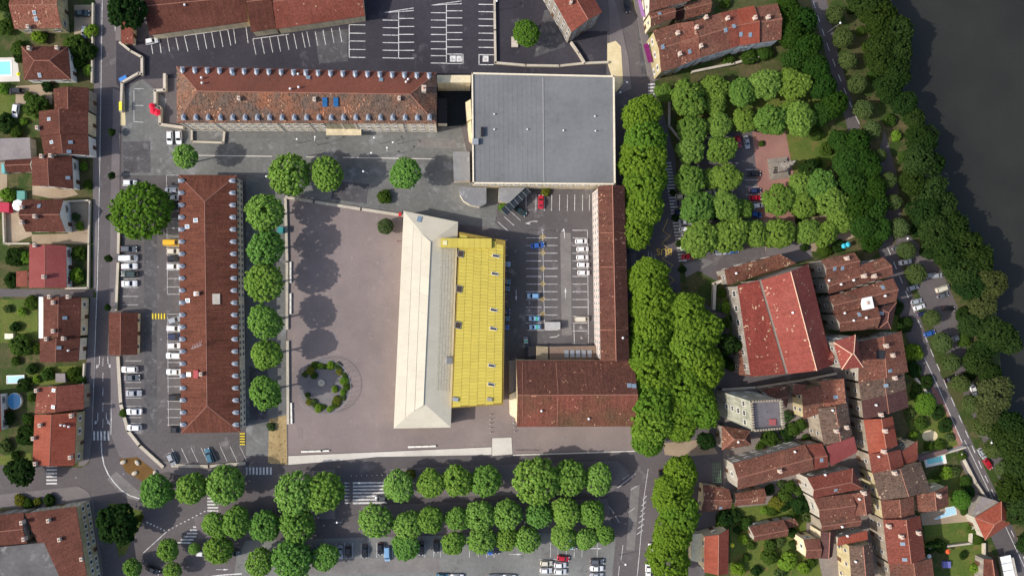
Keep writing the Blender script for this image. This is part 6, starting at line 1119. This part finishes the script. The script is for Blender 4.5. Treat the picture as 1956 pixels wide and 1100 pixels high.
# street lamps
lp = MB().cyl((0,0,0),(0,0,6.0),.1,.06,8).mesh('post', [m_metal]); la = MB().cyl((0,0,5.9),(1.2,0,6.2),.05,.04,6).mesh('arm', [m_metal]); lh = MB().ball((0,0,0),.32,10,6,sz=.6).mesh('lamp_head', [m_wht])
for i, (x, y, lab) in enumerate([(560,266,'in front of the dormered barracks, leftmost'),(600,269,'in front of the dormered barracks, second'),(721,267,'in front of the dormered barracks, third'),(756,267,'in front of the dormered barracks, rightmost'),(580,291,'above the big lane tree'),(702,294,'above the gap between the lane trees'),(739,290,'left of the small lane tree'),(701,330,'in the tree shadow on the lane'),(513,331,'left of the big lane tree'),(1193,152,'at the sand strip beside the gym'),(1178,180,'below the sand strip'),(1220,480,'beside the boulevard at the bus bay'),(651,998,'between the middle boulevard trees'),(197,981,'on the traffic island'),(1189,1073,'at the bottom right bays'),(1599,49,'between the top two lindens'),(1680,325,'beside the bank path'),(1741,455,'above the riverside car park'),(1895,838,'at the lower lindens'),(1206,765,'behind the brown hall'),(944,248 - 300 + 60,'at the upper wall of the black car park')]):
    p = W(x, y, 6.1); t = tag(empty('street_lamp', (p.x, p.y, 0), i * 1.3), 'street lamp with white head ' + lab, 'street lamp', 'street lamps'); link_mesh('post', lp, t); link_mesh('arm', la, t); link_mesh('lamp_head', lh, t, (1.2,0,6.2))
# pools
def pool(label, pts, water, rim=.5, h=.12, name='swimming_pool'):
    w = [W(x, y) for x, y in pts]; c = sum(w, Vector()) / len(w); t = tag(empty(name, c), label, 'pool'); w = w[::-1] if sum(w[i].x*w[(i+1)%len(w)].y - w[(i+1)%len(w)].x*w[i].y for i in range(len(w))) < 0 else w
    o = inset(w, -rim); m = MB()
    for i in range(len(w)): j = (i+1) % len(w); m.poly([(o[i].x,o[i].y,h),(o[j].x,o[j].y,h),(w[j].x,w[j].y,h),(w[i].x,w[i].y,h)]); m.poly([(o[i].x,o[i].y,0),(o[j].x,o[j].y,0),(o[j].x,o[j].y,h),(o[i].x,o[i].y,h)])
    m.build('coping', m_bench, t); MB().poly([(p.x,p.y,h-.04) for p in w]).build('water', water, t)
pool('turquoise rectangular pool at the left edge', [(-20,119),(20,118),(21,143),(-20,144)], m_pool, .5); pool('small pale blue garden pool on the left', [(16,718),(47,717),(48,730),(16,731)], m_poolp, .25, .6); pool('round blue above-ground pool on the left', [(31 + 13*math.cos(k*math.pi/6), 765 + 15*math.sin(k*math.pi/6)) for k in range(12)], m_poolb, .2, 1.1); pool('turquoise pool with white surround in the right gardens', [(1767,868),(1798,861),(1802,880),(1772,886)], m_pool, .9); pool('pale blue angled pool in the lower right terrace', [(1785,990),(1805,978),(1806,970),(1824,967),(1826,981),(1788,991)], m_poolp, .2)
# monument
m_monst = plain('monument_steps', s2l(132,124,114), .9, var=.2); mo = tag(empty('monument', W(1487,322)), 'grey stone monument with sculpture on stepped base in the red square', 'monument'); c = W(1487,322); rz = R(7)
for i, (s, z0, z1) in enumerate(((6.4,0,.35),(5.6,.35,.7),(4.8,.7,1.05))): MB().box((c.x,c.y,(z0+z1)/2),(s,s*1.05,z1-z0),rz).build('step', m_monst, mo)
m_mon = plain('monument_stone', s2l(122,115,108), .9, var=.3, scale=2); MB().box((c.x,c.y,2.3),(3.0,3.0,2.5),rz).build('pedestal', m_mon, mo); g = random.Random(3); m = MB()
for k in range(26):
    z = 3.6 + k * .3; s = max(.4, 1.5 - k * .045); m.ball((c.x + g.uniform(-.5,.5)*s, c.y + g.uniform(-.5,.5)*s, z), .75*s, 7, 5, sz=1.2)
m.build('sculpture', m_mon, mo); MB().cyl((c.x,c.y,3.4),(c.x,c.y,11.0),1.0,.35,6).build('pillar', m_mon, mo)
m = MB()
for k in range(5): m.cyl((c.x-2.0+k*.2,c.y-1.6+k*.75,1.05),(c.x-1.9+k*.2,c.y-1.6+k*.75,2.6),.26,.2,7).ball((c.x-1.9+k*.2,c.y-1.6+k*.75,2.85),.24,7,5)
m.build('figure_group', m_dark, mo)['kind'] = 'stuff'
# assorted small things
def boxthing(name, label, cat, x, y, size, ang, mat, parts=()):
    p = W(x, y, size[2] / 2); t = tag(empty(name, (p.x, p.y, 0), -R(ang)), label, cat); link_mesh('body', MB().box((0,0,size[2]/2),size).mesh('body', [mat]), t); link_mesh('lid', MB().box((0,0,size[2]+.04),(size[0]+.1,size[1]+.1,.08)).mesh('lid', [mat]), t); return t
boxthing('skip', 'blue skip lying at the black car park entrance', 'skip', 236, 151, (2.4,1.0,1.0), -28, plain('skip_blue', s2l(70,130,200)))
sb = tag(empty('sign_board', W(230,203)), 'yellow sign board beside the left street', 'sign'); p = W(230,203,2.4); MB().box((p.x,p.y,2.4),(.9,2.7,.12)).build('board', plain('sign_yellow', s2l(236,226,70)), sb); MB().cyl((p.x,p.y,0),(p.x,p.y,2.34),.08,.08,6).build('post', m_metal, sb)
boxthing('planter_box', 'green waste bin by the boulevard tree', 'bin', 1213, 586, (1.3,.9,1.1), -25, plain('bin_green', s2l(60,170,60))); boxthing('kiosk', 'small turquoise kiosk at the top of the plaza wall', 'kiosk', 537, 440, (1.6,1.8,2.3), 5, plain('kiosk_teal', s2l(60,140,140))); boxthing('storage_box', 'grey slatted container in the east car park', 'container', 1055, 622, (4.6,2.3,2.2), 0, plain('container_grey', s2l(170,168,166))); boxthing('red_bin', 'little red box left of the cream hall', 'bin', 764, 410, (.7,1.1,.9), 10, plain('bin_red', s2l(200,40,50))); boxthing('planter_box', 'square stone planter box on the black tarmac', 'planter', 983, 81, (2.0,3.2,.5), 0, m_stone)
boxthing('storage_box', 'cream garden storage box on the left', 'box', 19, 642, (2.6,1.6,1.0), 0, plain('box_cream', s2l(226,220,196))); boxthing('solar_panel', 'small solar panel box in the bottom right garden', 'solar panel', 1807, 1077, (2.3,1.9,.9), 0, plain('solar_blue', s2l(110,112,170)))
boxthing('awning', 'teal awning beside the left annex', 'awning', 10, 323, (.9,3.0,2.2), 0, plain('awning_teal', s2l(110,170,170))); boxthing('water_tank', 'turquoise water tank in the left yard', 'tank', 42, 374, (2.4,2.8,1.2), 0, plain('tank_teal', s2l(96,150,140))); boxthing('canopy', 'red canopy beside the octagonal parasol', 'canopy', 11, 397, (3.4,3.0,2.3), 3, plain('canopy_red', s2l(176,50,72)))
def parasol(label, x, y, r, mat, z=2.4, n=8):
    p = W(x, y, z); t = tag(empty('parasol', (p.x, p.y, 0)), label, 'parasol'); rm = r / PPM; m = MB()
    for k in range(n): a, b = 2*math.pi*k/n, 2*math.pi*(k+1)/n; m.poly([(rm*math.cos(a),rm*math.sin(a),z),(rm*math.cos(b),rm*math.sin(b),z),(0,0,z+.5)])
    link_mesh('canopy', m.mesh('canopy', [mat]), t); link_mesh('pole', MB().cyl((0,0,0),(0,0,z+.4),.04,.04,6).mesh('pole', [m_metal]), t)
m_rp = plain('parasol_red', s2l(206,34,60)); m_op = plain('parasol_orange', s2l(214,90,50)); m_cp = plain('parasol_turquoise', s2l(70,190,214))
parasol('white octagonal parasol behind the white-gabled house', 34, 392, 11, m_wht); parasol('red parasol in the yard, upper', 290, 203, 6, m_rp); parasol('red parasol in the yard, middle', 293, 212, 7, m_rp); parasol('red parasol in the yard, right', 300, 215, 7, m_rp); parasol('orange parasol in the lower right garden', 1811, 1053, 5, m_op); parasol('turquoise parasol beside the park wall, left', 1612, 470, 5, m_cp); parasol('turquoise parasol beside the park wall, right', 1620, 467, 5, m_cp); parasol('yellow parasol beside the left pool', 35, 142, 4, plain('parasol_yellow', s2l(220,214,60))); parasol('white parasol in the lower right garden', 1775, 1062, 4, m_wht); parasol('yellow parasol on the lawn by the orange house', 1399, 1041, 4, bpy.data.materials['parasol_yellow'])
aw = plain('awning_purple', s2l(112,36,92))
for lab, x, y, s, a in (('purple shop awning on the cream end house', 1238, 102, (1.5,6.0), 15),('lilac shop sign strip on the top street front', 1224, 12, (1.0,7.0), 14)):
    p = W(x, y, 3.2); t = tag(empty('shop_awning', (p.x, p.y, 0)), lab, 'awning'); MB().box((p.x,p.y,3.2),(s[0],s[1],.12),R(a)).build('canvas', aw if 'shop awning' in lab else plain('awning_lilac', s2l(150,110,160)), t); MB().box((p.x+.5,p.y,3.0),(.08,s[1],.5),R(a)).build('valance', aw, t)
m_stp = plain('gate_yellow', s2l(214,190,60)); m_stb = m_dark
for lab, x, y, L, wd, ang in (('yellow and black striped gate by the gatehouse', 303, 604, 4.2, 1.8, 0),('yellow and black striped barrier at the lower corner of the narrow barracks', 463, 838, 1.6, 3.8, 0)):
    p = W(x, y, .1); t = tag(empty('striped_ramp', (p.x, p.y, 0)), lab, 'barrier'); n = 9
    for k in range(n):
        if L > wd: MB().box((p.x - L/2 + (k+.5)*L/n, p.y, .12), (L/n - .01, wd, .1)).build('stripe', m_stp if k % 2 == 0 else m_stb, t)
        else: MB().box((p.x, p.y - wd/2 + (k+.5)*wd/n, .12), (L, wd/n - .01, .1)).build('stripe', m_stp if k % 2 == 0 else m_stb, t)
rk = MB().ball((0,0,.3),.9,7,5,sz=.6).mesh('boulder', [m_stone])
for lab, x, y in (('pale boulder on the brown bed, upper left',236,882),('pale boulder on the brown bed, upper right',263,883),('pale boulder on the brown bed, lower',258,903),('pale boulder at the tip of the brown bed',297,903)): o = link_mesh('boulder', rk, None, W(x, y, .15), (0,0,x), (1.2,.8,.8)); tag(o, lab, 'boulder', 'boulders on the brown bed')
gp = tag(empty('pergola', W(1369,903)), 'green garden pergola grid beside the mansion gable', 'pergola'); m_gpg = plain('pergola_green', s2l(110,140,110))
for k in range(5): a, b = W(1361 + k * 3.6, 884, 2.4), W(1363 + k * 3.6, 922, 2.4); MB().cyl(a, b, .07, .07, 5).build('beam', m_gpg, gp); MB().cyl((a.x, a.y, 0), a, .05, .05, 5).build('post', m_gpg, gp)
for k in range(6): a, b = W(1360, 886 + k * 7, 2.5), W(1378, 885 + k * 7, 2.5); MB().cyl(a, b, .06, .06, 5).build('rafter', m_gpg, gp)
# people on the plaza
def person(label, x, y, rz, sit=False, top=(0.5,0.05,0.06)):
    p = W(x, y, .9); t = tag(empty('person', (p.x, p.y, .1 if not sit else .12), rz), label, 'person'); zh = .92 if not sit else .55
    J = [(0,0,zh),(0,0,zh+.28),(0,0,zh+.52),(0,0,zh+.62),(0,.01,zh+.74),(-.19,0,zh+.5),(-.25,.02,zh+.22),(-.24,.12,zh-.0),(.19,0,zh+.5),(.25,.02,zh+.22),(.24,.12,zh-.0)]
    Ed = [(0,1),(1,2),(2,3),(3,4),(2,5),(5,6),(6,7),(2,8),(8,9),(9,10)]; Rd = [.15,.14,.13,.06,.11,.07,.05,.04,.07,.05,.04]
    for s in (-1, 1):
        b = len(J); J += [(s*.1,0,zh-.05), (s*.1,.42 if sit else .04,zh-.02 if sit else zh-.45), (s*.1,.45 if sit else 0,.06), (s*.1,.6 if sit else .16,.04)]; Ed += [(0,b),(b,b+1),(b+1,b+2),(b+2,b+3)]; Rd += [.1,.075,.05,.045]
    me = bpy.data.meshes.new('body'); me.from_pydata(J, Ed, []); o = link_mesh('body', me, t); sk_ = o.modifiers.new('skin', 'SKIN')
    for v, r in zip(me.skin_vertices[0].data, Rd): v.radius = (r, r)
    me.skin_vertices[0].data[0].use_root = True; o.modifiers.new('sub', 'SUBSURF').levels = 1; me.materials.append(plain('clothes', top, .9))
    link_mesh('head', MB().ball((0,.02,zh+.8),.12,10,8,sz=1.2).mesh('head', [plain('skin', (0.5,0.33,0.25), .7)]), t); link_mesh('hair', MB().ball((0,-.01,zh+.85),.128,10,6,sz=1.0).mesh('hair', [plain('hair', (0.04,0.025,0.02), .8)]), t)
person('person in pink standing left of the cream hall', 760, 461, .6, False, (0.5,0.18,0.2)); person('person in dark clothes sitting on the bottom plaza bench', 614, 860, math.pi, True, (0.03,0.04,0.07))
